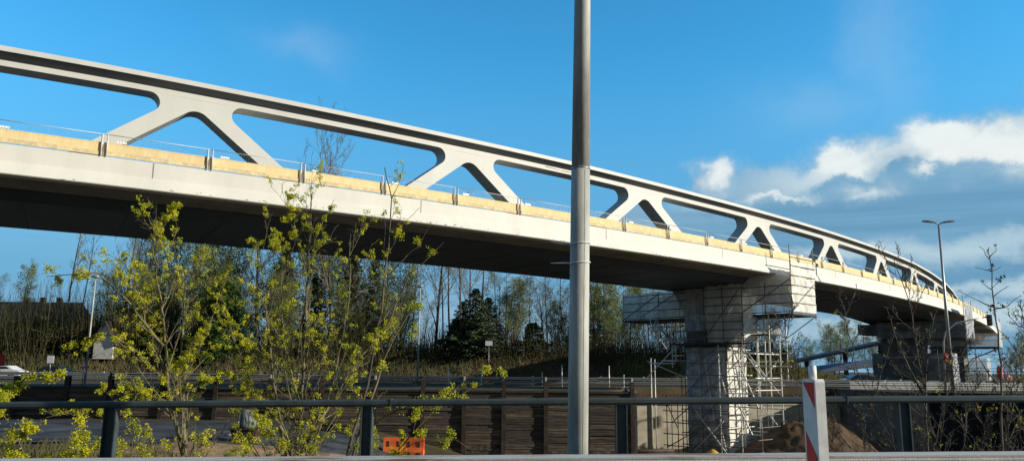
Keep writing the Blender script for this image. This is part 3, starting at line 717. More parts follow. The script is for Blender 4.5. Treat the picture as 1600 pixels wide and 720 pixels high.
def sign(px, py, w, h, Y, kind, label, cat='sign', pyb=610, m_=M_signw):
    c = at(px, py, Y); zb = hz(c.x, Y); t = thing('road_sign', label, cat, (c.x, Y, zb)); z = c.z-zb
    mb = MB(); mb.tube([(0, .05, -.1), (0, .05, z+h/2)], .035, 6); mb.build('pole', M_galv, t)
    if kind == 'rect':
        mb = MB(); mb.box((0, 0, z), (w, .03, h)); mb.build('sign_panel', m_, t)
    elif kind == 'tri':
        for sc_, m2, y in ((1, M_redp, 0), (.68, M_signw, -.025)):
            mb = MB(); P_ = [(-w/2*sc_, z-h*.35*sc_), (w/2*sc_, z-h*.35*sc_), (0, z+h*.6*sc_)]
            mb.loops([[(x, y-.01, q) for x, q in P_], [(x, y+.01, q) for x, q in P_]]); mb.build('sign_panel' if sc_ == 1 else 'sign_face', m2, t, recalc=True)
        mb = MB(); mb.box((0, 0, z-h*.75), (w*.7, .03, h*.3)); mb.build('lower_plate', M_signw, t)
    elif kind == 'round':
        for r_2, m2, y in ((w/2, M_redp, 0), (w*.34, M_signw, -.02)):
            mb = MB(); mb.tube([(0, y-.01, z), (0, y+.01, z)], r_2, 16); mb.build('sign_panel' if y == 0 else 'sign_face', m2, t)
        mb = MB(); mb.box((0, -.036, z), (w*.72, .01, .07), Matrix.Rotation(R(45), 3, 'Y')); mb.build('diagonal_bar', M_redp, t)
    return t
sign(764, 536, .85, .55, 94, 'rect', 'blank white notice board on a post in front of the dark evergreen')
sign(79, 561, .55, .6, 64, 'rect', 'small white square sign on a post near the left edge')
sign(131, 569, .55, .7, 60, 'tri', 'triangular red-edged warning sign on the slim lamp pole at the left')
sign(432, 566, .5, .6, 79, 'tri', 'triangular red-edged warning sign seen between the two blossoming trees')
sign(1577, 590, .75, .75, 78, 'round', 'round red and white prohibition sign at the right edge')
sign(1, 562, .6, .9, 60, 'rect', 'red sign cut by the left edge of the picture', m_=M_redp)
# red marker post
c = at(765, 582, 79); t = thing('marker_post', 'bright red slatted marker post below the white notice board', 'post', (c.x, 79, -.4))
for dx in (-.14, .14):
    mb = MB(); mb.tube([(dx, 0, 0), (dx, 0, 2.5)], .035, 6); mb.build('upright', M_redp, t)
for k_ in range(5):
    mb = MB(); mb.box((0, 0, .5+k_*.42), (.3, .04, .12)); mb.build('slat', M_redp, t)
# traffic signal on curved mast arm
Yt = 70; b = at(1476, 600, Yt); zt_ = at(1476, 540, Yt).z
t = thing('traffic_signal', 'traffic signal on a curved mast arm beside the twin-headed lamp', 'traffic light', (b.x, Yt, -.4))
q1 = at(1474, 535, Yt); q2 = at(1478, 518, Yt); q3 = at(1493, 505, Yt); q4 = at(1542, 495, Yt)
L0 = Vector((b.x, Yt, -.4))
mb = MB(); mb.tube([(0, 0, 0), q1-L0, q2-L0, q3-L0, at(1518, 499, Yt)-L0, q4-L0], [.09, .08, .07, .07, .06, .05], 8); mb.build('mast_arm', M_galv, t)
mb = MB(); hc = at(1546, 500, Yt)-L0; mb.box(hc, (.34, .3, 1.0)); mb.build('signal_head', M_black, t)
for k_ in (-1, 0, 1):
    mb = MB(); mb.tube([hc+Vector((0, -.152, k_*.3)), hc+Vector((0, -.19, k_*.3))], .11, 10); mb.build('lens', M_glass, t)
hc = at(1477, 558, Yt)-L0
mb = MB(); mb.box(hc+Vector((.05, -.12, 0)), (.36, .2, .8)); mb.build('red_box', M_redp, t)
mb = MB(); mb.box(hc+Vector((.05, -.225, .12)), (.22, .01, .16)); mb.build('white_plate', M_signw, t)
# orange beacon lamp
c = at(1562, 580, 74); t = thing('warning_lamp', 'orange warning lamp on a post beside the round prohibition sign', 'lamp', (c.x, 74, -.4))
mb = MB(); mb.tube([(0, 0, 0), (0, 0, c.z+.1)], .05, 6); mb.build('pole', M_galv, t)
mb = MB(); mb.tube([(0, 0, c.z-.3), (0, 0, c.z-.2), (0, 0, c.z+.75), (0, 0, c.z+.95)], [.1, .24, .24, .1], 10); mb.build('lamp_body', M_orange, t)
# bar fence upper right
t = thing('bar_fence', 'thin dark bar fence on the wall top behind the right-hand saplings', 'fence', (36, 65.5, -.45), math.atan2(-15.8, 55))
for z in (.1, 1.9):
    mb = MB(); mb.box((17, 0, z), (34, .05, .05)); mb.build('fence_rail', M_black, t)
mb = MB()
for i in range(170): mb.box((i*.2, 0, 1.0), (.018, .018, 1.8))
mb.build('fence_bars', M_black, t)
# orange water barriers
Yo = 48.5
c = at(631, 700, Yo); zf = hz(c.x, Yo)
def water_barrier():
    t = thing('road_barrier', 'left of the two orange plastic barriers below the railing', 'barrier', (0, 0, 0))
    mb = MB(); prof = [(-.28, 0), (-.28, .2), (-.12, .45), (-.10, 1.0), (.10, 1.0), (.12, .45), (.28, .2), (.28, 0)]
    mb.loops([[(x, y, z) for y, z in prof] for x in (-.60, .60)]); mb.build('barrier_shell', M_orange, t, recalc=True)
    for dx in (-.3, .3):
        mb = MB(); mb.box((dx, -.125, .62), (.12, .03, .34)); mb.build('hand_slot', M_pile, t)
        mb = MB(); mb.box((dx, -.286, .08), (.24, .02, .12)); mb.build('fork_slot', M_pile, t)
    return t
wb = water_barrier(); wb.location = (c.x-.64, Yo, zf+.12); wb.rotation_euler = (0, 0, .08)
dup(wb, (c.x+.62, Yo+.06, zf+.10), -.05, label='right of the two orange plastic barriers below the railing')
# skip with sacks
c = at(385, 676, 42); zf = hz(c.x, 42)
t = thing('skip_container', 'small dark brown skip on the grey access road at the left', 'skip', (c.x, 42, zf+.05))
mb = MB(); mb.loops([[(-.5, -.4, 0), (.5, -.4, 0), (.5, .4, 0), (-.5, .4, 0)], [(-.7, -.55, .75), (.7, -.55, .75), (.7, .55, .75), (-.7, .55, .75)]]); mb.build('bin', M_brick, t, recalc=True)
mb = MB(); mb.box((0, -.57, .74), (1.5, .06, .08)); mb.build('rim', M_pile, t); mb = MB(); mb.box((0, .57, .74), (1.5, .06, .08)); mb.build('rim', M_pile, t)
t2 = thing('bulk_bag', 'pale striped bulk bag heaped on the small dark skip', 'bag', (c.x, 42, zf+.8))
mb = MB(); rings = []
for z, r_2 in ((0, .45), (.25, .55), (.6, .5), (.85, .38), (.95, .2)):
    rings.append([(r_2*math.cos(t_*.785)*(1+.1*math.sin(t_*3)), r_2*math.sin(t_*.785), z) for t_ in range(8)])
mb.loops(rings, smooth=True); mb.build('sack', M_sack, t2, recalc=True)
for dx in (-.25, 0, .25):
    mb = MB(); mb.box((dx, -.53, .45), (.07, .02, .7)); mb.build('strap', M_blue, t2)
# sand heap in the pit, soil mounds
def heap(cx, cy, rx, ry, h, z, m_, name, label, cat, seed, rz=0):
    mb = MB(); n = 110; g = 40; rings = []
    for i in range(g+1):
        u = i/g; ring = []
        for j in range(n):
            a_ = 2*math.pi*j/n; hh = h*(1-u)**1.0*(1+.0) if u > 0 else h
            hh = h*(math.cos(u*math.pi)+1)/2*.6+h*(1-u)*.4
            q = Vector((math.cos(a_)*rx*u, math.sin(a_)*ry*u, 0)); nn = mnoise.noise(Vector((q.x*.5+seed, q.y*.5, 0)))*.16*h*(1-u)+mnoise.noise(Vector((q.x*2+seed, q.y*2, 0)))*.045*h+abs(mnoise.noise(Vector((q.x*4+seed, q.y*4, 0))))*.02*h
            ring.append((q.x, q.y, hh+nn-(.4 if u == 1 else 0)))
        rings.append(ring)
    mb.loops(rings, smooth=True); o = mb.build(name, m_, None, (cx, cy, z)); o.rotation_euler = (0, 0, rz); return tag(o, label, cat)
heap(26.0, 68, 9, 5.5, 4.0, -6.3, M_sand, 'soil_heap', 'large brown soil heap right of the scaffolded pier', 'heap', 2)
heap(5.5, 54, 7, 3.2, 1.7, -6.2, M_sand, 'soil_heap', 'low brown soil heap at the foot of the timber wall left of the lamp pole', 'heap', 9)
heap(8.0, 52, 2.2, 1.2, 1.9, -6.1, M_sandy, 'soil_heap', 'small tan sand heap just right of the lamp pole foot', 'heap', 12)
heap(-13.5, 36, 9, 2.6, .75, -2.85, M_sandy, 'soil_heap', 'long tan sand bank beside the grey access road', 'heap', 15)
rs = random.Random(8)
def stones(cx, cy, rx, ry, n, zf_, label, m_):
    proto = None
    for i in range(n):
        x = cx+rs.uniform(-rx, rx); y = cy+rs.uniform(-ry, ry); z = zf_(x, y)
        if proto is None:
            mb = MB(); rings = []
            for k_ in range(6):
                u = math.pi*(k_+.25)/5.5; rings.append([(math.sin(u)*math.cos(a_*.9)*(.8+.4*rs.random()), math.sin(u)*math.sin(a_*.9)*(.8+.4*rs.random()), -math.cos(u)*.7) for a_ in range(7)])
            mb.loops(rings); proto = mb.build('stone', m_); o = proto
        else: o = proto.copy(); col.objects.link(o)
        q = rs.uniform(.06, .28); o.location = (x, y, z+q*.3); o.scale = (q, q, q); o.rotation_euler = (0, 0, rs.uniform(0, 6)); tag(o, label, 'stone', label+'s')
stones(-8, 40, 12, 5, 34, hz, 'loose pale stone lying on the soil near the access road', M_concd)
stones(4, 52, 8, 4, 24, hz, 'loose clod of earth at the foot of the timber wall', M_sand)
c = at(1114, 706, 60); heap(c.x, 60, .9, .7, .6, c.z-.35, mat('yellow_sand', (.62, .40, .08), .9), 'sand_heap', 'small bright yellow sand heap at the foot of the scaffolded pier', 'heap', 4)

# ------------------------------------------------------------------ vehicles
def car(px, py, Y, paint, label, facing=1, rz=0):
    c = at(px, py, Y); t = thing('parked_car' if False else 'car', label, 'car', (c.x, Y, -.39), rz)
    L, Wd = 4.4, 1.75
    side = [(-2.2, .35), (-2.15, .72), (-1.25, .88), (-.55, 1.38), (.75, 1.42), (1.55, .98), (2.12, .85), (2.2, .5), (2.15, .3), (-2.1, .28)]
    mb = MB(); mb.loops([[(x*facing, -Wd/2+(0.12 if z > 1 else 0), z) for x, z in side], [(x*facing, Wd/2-(0.12 if z > 1 else 0), z) for x, z in side]]); mb.build('body', paint, t, recalc=True)
    for y in (-1, 1):
        mb = MB(); mb.loops([[(x*facing, y*(Wd/2-.05+dy), z) for x, z in ((-.95, .95), (-.5, 1.3), (.7, 1.33), (1.25, .97))] for dy in (0, .02)]); mb.build('window', M_glass, t, recalc=True)
        for x in (-1.35, 1.35):
            mb = MB(); mb.tube([(x, y*.78, .32), (x, y*.89, .32)], .32, 16); w = mb.build('wheel', M_tyre, t)
            mb = MB(); mb.tube([(x, y*.89, .32), (x, y*.90, .32)], .19, 12); mb.build('rim', M_galv, w)
    for y in (-.6, .6):
        mb = MB(); mb.box((-2.19*facing, y, .62), (.06, .3, .14)); mb.build('headlight', M_lamp, t)
    return t
car(80, 600, 84.5, M_carb, 'dark blue car on the motorway at the left between the signs')
car(2, 615, 84.8, M_carw, 'white car cut off by the left edge of the picture')
car(1345, 590, 86, M_carb, 'dark car on the motorway right of the striped beacon', -1)
#car(1412, 590, 88, M_carw, 'pale car under the far bridge end right of the dark car', -1)

# ------------------------------------------------------------------ buildings, far structures
def house(px, pyb, Y, w, d, hwall, hroof, label, mwall, gable_front=False, rz=0, chim=1):
    c = at(px, pyb, Y); zb = hz(c.x, Y)-.2; t = thing('house', label, 'house', (c.x, Y, zb), rz)
    mb = MB(); mb.box((0, 0, hwall/2), (w, d, hwall))
    if gable_front:
        mb.loops([[(-w/2, -d/2, hwall), (w/2, -d/2, hwall), (0, -d/2, hwall+hroof)], [(-w/2, d/2, hwall), (w/2, d/2, hwall), (0, d/2, hwall+hroof)]])
    mb.build('wall', mwall, t, recalc=True)
    mb = MB(); o_ = .35
    if gable_front:
        for s in (-1, 1):
            mb.loops([[(s*(w/2+o_), y, hwall-o_*hroof/(w/2)+.02), (0, y, hwall+hroof+.02), (0, y, hwall+hroof+.22), (s*(w/2+o_), y, hwall-o_*hroof/(w/2)+.22)] for y in (-d/2-.3, d/2+.3)])
    else:
        mb.loops([[(x, -d/2-o_, hwall), (x, 0, hwall+hroof), (x, d/2+o_, hwall)] for x in (-w/2-.3, w/2+.3)])
    rf = mb.build('roof', M_rooft, t, recalc=True)
    for k_ in range(chim):
        mb = MB(); mb.box((w*(.25-.5*k_/max(1, chim)), d*.1, hwall+hroof*.9+.3), (.6, .6, 1.6)); mb.build('chimney', M_brick, rf)
    n = int(w/3)
    for k_ in range(n):
        x = -w/2+w*(k_+.5)/n; mb = MB(); mb.box((x, -d/2-.02, hwall*.5), (1.1, .08, 1.2)); fr = mb.build('window', M_brown, t)
        mb = MB(); mb.box((x, -d/2-.07, hwall*.5), (.9, .03, 1.0)); mb.build('pane', M_glass, fr)
    return t
house(40, 545, 118, 15, 9, 4.5, 3.2, 'dark brown house with chimneys behind the brush at the far left', M_brick, chim=3)
house(168, 560, 97.5, 2.4, 2.6, 2.2, 2.2, 'white house with a pointed gable behind the left blossoming tree', M_render, True)
# far ramp bridge
fr = thing('ramp_bridge', 'thin far ramp bridge rising behind the striped beacon', 'bridge', at(1250, 575, 150))
Lc = Vector(fr.location); mb = MB(); rings = []
for px, py in ((1140, 583), (1200, 572), (1260, 560), (1320, 547), (1375, 535), (1450, 524)):
    p_ = at(px, py, 150)-Lc; rings.append([p_+Vector((0, -3, -.3)), p_+Vector((0, -3, .25)), p_+Vector((0, 3, .25)), p_+Vector((0, 3, -.3))])
mb.loops(rings); mb.build('deck', M_concd, fr, recalc=True)
for px, py in ((1200, 572), (1260, 560), (1320, 547), (1375, 535)):
    p_ = at(px, py, 150)-Lc; mb = MB(); mb.tube([p_+Vector((0, 0, -.3)), Vector((p_.x, p_.y, -Lc.z-.5))], .45, 8); mb.build('pier', M_concd, fr)
# far blue-roofed hall
c = at(1330, 580, 128); t = thing('hall', 'low hall with a blue curved roof under the far ramp', 'building', (c.x, 128, -.4))
mb = MB(); n = 14; rings = []
for x in range(-8, 11, 2):
    h0 = 1.2+.13*(x+8)
    rings.append([(x, -4*math.cos(math.pi*i/n), h0+1.1*math.sin(math.pi*i/n)) for i in range(n+1)])
mb.loops(rings, smooth=True); mb.build('roof', M_blue, t, recalc=True)
mb = MB(); mb.box((1, 0, .6), (17.6, 7, 1.2)); mb.build('wall', M_concd, t)
mb = MB(); mb.box((1, -3.52, .75), (16, .06, .5)); mb.build('window', M_glass, t)

# ------------------------------------------------------------------ trees
def rvec(r): return Vector((r.uniform(-1, 1), r.uniform(-1, 1), r.uniform(-1, 1)))
def branch(mb, p, d, L, r0_, r, lvl, P_, tips, mbt=None):
    n = P_['seg'][lvl]; pts = [p.copy()]; rad = [r0_]; d = d.normalized(); end = r0_*P_.get('taper', .35)
    for i in range(n):
        d = (d+rvec(r)*P_['wig'][lvl]+Vector((0, 0, P_['up'][lvl]))).normalized()
        p = p+d*(L/n); pts.append(p.copy()); rad.append(r0_+(end-r0_)*(i+1)/n)
    tgt = mb if (lvl < P_['split'] or mbt is None) else mbt
    tgt.tube(pts, rad, P_['sides'][lvl], False)
    if lvl+1 < len(P_['seg']):
        kids = P_['kids'][lvl]; st = P_['start'][lvl]
        for i in range(kids):
            t = st+(1-st)*(i+r.random())/kids; f = t*n; j = min(n-1, int(f)); q = pts[j].lerp(pts[j+1], f-j)
            dd = (pts[j+1]-pts[j]).normalized(); az = r.uniform(0, 2*math.pi); o = dd.orthogonal().normalized(); o = Matrix.Rotation(az, 3, dd) @ o
            a_ = R(r.uniform(*P_['ang'][lvl])); cd = dd*math.cos(a_)+o*math.sin(a_)
            rr = (rad[j]*(1-(f-j))+rad[j+1]*(f-j))*P_['rr'][lvl]
            branch(mb, q, cd, L*P_['len'][lvl]*(1-P_.get('cone', .45)*t)*r.uniform(.7, 1.2), max(rr, P_['rmin']), r, lvl+1, P_, tips, mbt)
    if lvl >= len(P_['seg'])-1 or lvl >= P_.get('tiplvl', 9): tips.append((pts[-1], d)); 
    if P_.get('mid') and lvl >= len(P_['seg'])-1: tips.append((pts[len(pts)//2], d))
    return pts
def leaves(mb, c, r, n, rad, size):
    for i in range(n):
        p = c+rvec(r)*rad; a_ = rvec(r).normalized()*size*r.uniform(.6, 1.2); b_ = a_.cross(rvec(r)).normalized()*size*r.uniform(.5, 1)
        k = len(mb.v); mb.v += [tuple(p-a_), tuple(p+b_*.8), tuple(p+a_), tuple(p-b_*.8)]; mb.f.append((k, k+1, k+2, k+3)); mb.mi.append(0); mb.sm.append(False)
PB_ = dict(seg=[9, 6, 4, 3], wig=[.05, .14, .22, .3], up=[.05, .13, .10, .05], sides=[7, 4, 3, 3], kids=[20, 8, 6], start=[.22, .2, .15], ang=[(25, 50), (25, 55), (25, 60)], len=[.42, .45, .5], rr=[.42, .5, .6], rmin=.02, split=1, taper=.25)
def bare_tree(seed, H, r0_, over={}, bud=0, bsize=.08, leafm=M_olive, label='x', lean=0, stems=1, name='bare_tree'):
    r = random.Random(seed); P_ = dict(PB_); P_.update(over)
    t = thing(name, label, 'tree'); mb = MB(); mt = MB(); tips = []
    for k_ in range(stems):
        a_ = r.uniform(0, 6.28); q = Vector((math.cos(a_), math.sin(a_), 0))*(.0 if stems == 1 else .35)
        branch(mb, Vector((0, 0, -.4))+q, Vector((lean+q.x*.35, q.y*.35, 1)), H*(1 if k_ == 0 else r.uniform(.7, 1)), r0_*(1 if stems == 1 else .75), r, 0, P_, tips, mt)
    mb.build('trunk', M_bark, t); mt.build('crown', M_twig, t)
    if bud:
        ml = MB()
        for p_, d_ in tips:
            if r.random() < bud: leaves(ml, p_, r, 5, .4, bsize)
        ml.build('foliage', leafm, t)
    return t
def conifer(seed, H, r0_, label, dens=1.0, m_=M_needle, crown=.28, droop=-.25, name='conifer', base=.12):
    r = random.Random(seed); t = thing(name, label, 'tree'); mb = MB(); ml = MB()
    mb.tube([(0, 0, -.4), (.05, 0, H*.5), (0, .05, H)], [r0_, r0_*.6, .02], 7)
    n = int(46*dens)
    for i in range(n):
        u = base+(1-base)*(i+r.random())/n; z = H*u; L = H*crown*(1-u)**.75*r.uniform(.6, 1.15)+.15; a_ = r.uniform(0, 6.28)
        k = 3 if dens > .7 else 1
        for q in range(k):
            a2 = a_+q*2.1+r.uniform(-.4, .4); d = Vector((math.cos(a2), math.sin(a2), 0)); pts = []
            for s in range(5):
                w = s/4; pts.append(Vector((0, 0, z))+d*L*w+Vector((0, 0, droop*L*w+.18*L*w*w)))
            mb.tube(pts, [.03, .024, .018, .012, .008], 3, False)
            for s in range(int(5+L*6*dens)):
                w = r.uniform(.15, 1); j = min(3, int(w*4)); p_ = pts[j].lerp(pts[j+1], w*4-j)
                leaves(ml, p_-Vector((0, 0, .08)), r, 3, .22, .16 if dens > .7 else .09)
    mb.build('trunk', M_bark, t); ml.build('crown', m_, t); return t
def round_tree(seed, H, Wd, label, m_, n=5200, name='evergreen_tree', size=.17, ragged=1.0):
    r = random.Random(seed); t = thing(name, label, 'tree'); mb = MB(); ml = MB()
    mb.tube([(0, 0, -.4), (.1, 0, H*.4), (0, .1, H*.9)], [.2, .13, .03], 7)
    nc = 150
    for i in range(nc):
        u = r.random()**.8; z = H*(.04+.94*u); R_ = Wd/2*(1-u)**.75*(.85+1.0*mnoise.noise(Vector((u*3, seed, i % 7))))+.25
        a_ = r.uniform(0, 6.28); q = R_*math.sqrt(r.uniform(.15, 1)); c = Vector((math.cos(a_)*q, math.sin(a_)*q, z))
        mb.tube([(0, 0, z*.9), c*.6+Vector((0, 0, z*.37)), c], [.04, .025, .01], 3, False)
        cr = r.uniform(.45, .95)*ragged
        for k_ in range(int(n/nc)):
            d = rvec(r); d.z *= .55; leaves(ml, c+d*cr, r, 1, .05, size)
    mb.build('trunk', M_bark, t); ml.build('crown', m_, t); return t
def place(proto, used, px, pyt, Y, H0, label, group, rz=None, tgtH=None, sx=1):
    """stand a tree at pixel column px so that it reaches pixel row pyt"""
    c = at(px, 560, Y); zb = hz(c.x, Y); H = at(px, pyt, Y).z-zb; s = H/H0; rz = rz if rz is not None else rnd.uniform(0, 6.28)
    if proto['used'] == 0:
        proto.location = (c.x, Y, zb); proto.rotation_euler = (0, 0, rz); proto.scale = (s*sx, s*sx, s); proto['used'] = 1; proto['label'] = label; o = proto
    else: o = dup(proto, (c.x, Y, zb), rz, (s*sx, s*sx, s), label)
    if group: o['group'] = group
    return o
G1 = 'tall bare trees behind the motorway'
L1 = 'tall bare tree with thin upswept branches standing behind the motorway'
b1 = bare_tree(21, 18, .20, label=L1, bud=.5, bsize=.08); b2 = bare_tree(22, 18, .17, dict(kids=[12, 6, 5], start=[.45, .2, .15], len=[.33, .45, .5]), label=L1, bud=.1, bsize=.07)
b3 = bare_tree(23, 15, .16, dict(kids=[15, 7, 5], start=[.18, .2, .15], len=[.5, .45, .5]), bud=.85, bsize=.11, label=L1, stems=3); b4 = bare_tree(24, 18, .13, dict(kids=[9, 5, 4], start=[.6, .2, .15], len=[.22, .45, .5]), label=L1)
b5 = bare_tree(25, 16, .15, dict(kids=[16, 8, 5], start=[.2, .2, .2], len=[.45, .45, .5]), label=L1, bud=1, bsize=.14)
for b_ in (b1, b2, b3, b4, b5): b_['used'] = 0
for px, pyt, Y, pr_ in [(100, 345, 100, b2), (118, 360, 104, b4), (182, 330, 104, b2), (197, 345, 100, b1), (222, 300, 112, b1), (250, 345, 108, b3), (285, 330, 100, b5), (300, 300, 118, b1), (328, 340, 104, b5), (345, 380, 110, b3), (372, 395, 102, b2),
                        (398, 340, 106, b1), (420, 350, 112, b5), (446, 330, 102, b2), (470, 350, 110, b1), (500, 330, 104, b3), (525, 370, 114, b5), (560, 350, 102, b1), (590, 380, 110, b2), (618, 360, 104, b3), (640, 370, 112, b2), (680, 330, 100, b1), (692, 340, 102, b4), (705, 350, 106, b2), (735, 380, 110, b1),
                        (748, 330, 102, b4), (722, 330, 98, b2), (776, 400, 104, b4), (829, 400, 100, b4), (856, 400, 101, b4), (842, 440, 108, b2), (880, 400, 99, b4), (868, 460, 106, b3), (928, 400, 102, b1), (945, 400, 100, b5), (958, 420, 108, b2), (985, 470, 104, b3), (1010, 455, 110, b5), (1040, 470, 104, b1), (1075, 480, 112, b3), (1185, 480, 104, b1), (1205, 495, 110, b3), (60, 440, 108, b4), (20, 430, 118, b5), (-20, 440, 112, b1), (0, 490, 104, b3)]:
    place(pr_, 0, px, pyt, Y, {id(b1): 18, id(b2): 18, id(b3): 15, id(b4): 18, id(b5): 16}[id(pr_)], L1, G1, sx=rnd.uniform(.85, 1.1))
for i in range(48):
    px = rnd.uniform(150, 640) if i < 36 else rnd.uniform(660, 1190)
    pr_ = (b3, b5, b1)[i % 3]; place(pr_, 0, px, rnd.uniform(425, 490), rnd.uniform(98, 106), {id(b1): 18, id(b3): 15, id(b5): 16}[id(pr_)], 'smaller bare tree with olive buds in the row behind the motorway', 'smaller bare trees behind the motorway', sx=1.35)
# tree seen over the deck
G2 = 'far bare trees right of the pier'; L2 = 'far rounded bare tree on the skyline right of the scaffolded pier'
for px, pyt, Y, pr_ in [(1262, 535, 190, b3), (1290, 518, 170, b5), (1305, 512, 175, b3), (1335, 520, 180, b5), (1360, 515, 190, b3), (1230, 545, 200, b5), (1385, 530, 200, b5), (1590, 545, 160, b3), (1608, 530, 170, b5), (1572, 560, 180, b3), (1212, 540, 190, b3), (1420, 520, 200, b3)]:
    place(pr_, 0, px, pyt, Y, {id(b3): 15, id(b5): 16}[id(pr_)], L2, G2, sx=1.3)
b6 = bare_tree(26, 16, .15, dict(kids=[26, 9, 6], start=[.3, .1, .1], len=[.42, .5, .5], rmin=.017), label=L1); b6['used'] = 0
c1 = conifer(31, 15, .2, 'tall dark conifer', 1.0); c1['used'] = 0
c2 = conifer(32, 15, .16, 'larch', .45, M_olive, .30, .05, 'larch'); c2['used'] = 0
place(b6, 0, 515, 229, 100, 16, 'bare tree crown showing above the bridge deck between the first two struts', None, sx=.7)
for px, pyt, Y in [(438, 390, 104), (545, 385, 103), (580, 400, 106), (487, 430, 103)]:
    place(c1, 0, px, pyt, Y, 15, 'dark green spruce standing among the bare trees behind the blossoming trees', 'dark spruces behind the blossoming trees', sx=1.15)
for px_, t_, y_ in ((722, 470, 99), (742, 450, 99.5), (762, 464, 101)): place(c1, 0, px_, t_, y_, 15, 'pointed dark spruce in the dark evergreen group behind the notice board', 'pointed spruces behind the notice board', sx=1.75)
place(c1, 0, 934, 445, 104, 15, 'dark narrow spruce between the lamp pole and the scaffold', None)
place(c1, 0, 1225, 545, 112, 15, 'small dark conifer right of the scaffold tower', None, sx=1.4)
place(c2, 0, 790, 425, 99, 15, 'slender see-through larch right of the dark evergreen', None, sx=1.25)
place(c2, 0, 68, 445, 98, 15, 'small see-through larch left of the slim hat-shaded lamp', None, sx=1.1)
g1 = round_tree(41, 10, 10.5, 'broad dark evergreen tree behind the white notice board', M_needle, 15000, size=.19, ragged=.8); g1['used'] = 0
place(g1, 0, 745, 492, 98, 10, 'broad dark evergreen tree behind the white notice board', None, sx=1.7)
place(g1, 0, 712, 500, 101, 10, 'lower dark evergreen tree left of the notice board', None, sx=1.0)
place(g1, 0, 832, 505, 100, 10, 'low dark evergreen right of the see-through larch', None, sx=1.3)
place(g1, 0, 142, 500, 108, 10, 'round dark evergreen behind the slim hat-shaded lamp', None)
g2 = round_tree(42, 10, 8, 'fresh', M_leafy, 12000, 'leafy_tree', .16); g2['used'] = 0
place(g2, 0, 352, 440, 97, 10, 'fresh green leafy tree between the two blossoming trees', None, sx=1.0)
place(g2, 0, 326, 500, 96, 10, 'low fresh green tree left of the leafy tree', None, sx=1.1)
place(g2, 0, 905, 500, 101, 10, 'green leafy tree hidden partly by the lamp pole', None, sx=1.2)

# thicket and grass: masses nobody could count
mb = MB(); r = random.Random(51)
for i in range(11000):
    x = r.uniform(-78, 36); y = r.uniform(96.5, 112); z = hz(x, y)
    h = (1.9 if x < -38 else 1)*r.uniform(1.2, 5.2)*(.6+.5*mnoise.noise(Vector((x*.12, y*.1, 5)))+.4)
    d = Vector((r.uniform(-.25, .25), r.uniform(-.2, .2), 1)); p_ = Vector((x, y, z))
    mb.tube([p_, p_+d*h*.5, p_+(d+rvec(r)*.15)*h], [.03, .02, .008], 3, False)
for i in range(60000):
    x = r.uniform(-80, 36); y = r.uniform(95.5, 110); z = hz(x, y)
    hh = 4.4*(.55+.6*mnoise.noise(Vector((x*.15, y*.12, 2))))+.2
    leaves(mb, Vector((x, y, z+r.uniform(0, max(.3, hh)))), r, 1, .12, .09)
for i in range(9000):
    x = r.uniform(-80, 40); y = r.uniform(93.6, 98); z = hz(x, y); h = r.uniform(.25, 1.1); d = Vector((r.uniform(-.5, .5), r.uniform(-.4, .4), 1)).normalized(); p_ = Vector((x, y, z)); o_ = d.orthogonal().normalized()*.04
    mb.quad(p_-o_, p_+o_, p_+d*h+o_*.3, p_+d*h-o_*.3)
tag(mb.build('thicket', M_brush), kind='stuff')
mb = MB()
for i in range(16000):
    x = r.uniform(-60, 52); y = r.uniform(93.6, 97.5); z = hz(x, y); k_ = .5+.5*mnoise.noise(Vector((x*.2, y*.3, 0)))
    if r.random() > k_+.35 or x < 11+3*k_: continue
    h = r.uniform(.2, .7)*(1.8 if 14 < x < 36 else 1); a_ = r.uniform(0, 3.14); w = .09
    mb.quad((x-math.cos(a_)*w, y-math.sin(a_)*w, z), (x+math.cos(a_)*w, y+math.sin(a_)*w, z), (x+math.cos(a_)*w*.3+.1*r.random(), y, z+h), (x-math.cos(a_)*w*.3, y, z+h))
tag(mb.build('grass', M_grass), kind='stuff')
# undergrowth on the near slope
mb = MB()
for i in range(9000):
    x = r.uniform(-13, 14); y = r.uniform(7.3, 14); z = hz(x, y)
    h = r.uniform(.1, .45); d = Vector((r.uniform(-.6, .6), r.uniform(-.6, .6), 1)).normalized(); p_ = Vector((x, y, z))
    o_ = d.orthogonal().normalized()*.012
    mb.quad(p_-o_, p_+o_, p_+d*h+o_*.3, p_+d*h-o_*.3)
for i in range(15000):
    x = r.uniform(-34, 9); y = r.uniform(14, 38.5); z = hz(x, y)
    if mnoise.noise(Vector((x*.3, y*.3, 4))) < -.1: continue
    h = r.uniform(.15, .7); d = Vector((r.uniform(-.7, .7), r.uniform(-.7, .7), 1)).normalized(); p_ = Vector((x, y, z))
    o_ = d.orthogonal().normalized()*.03
    mb.quad(p_-o_, p_+o_, p_+d*h+o_*.3, p_+d*h-o_*.3)
tag(mb.build('undergrowth', M_brush), kind='stuff')

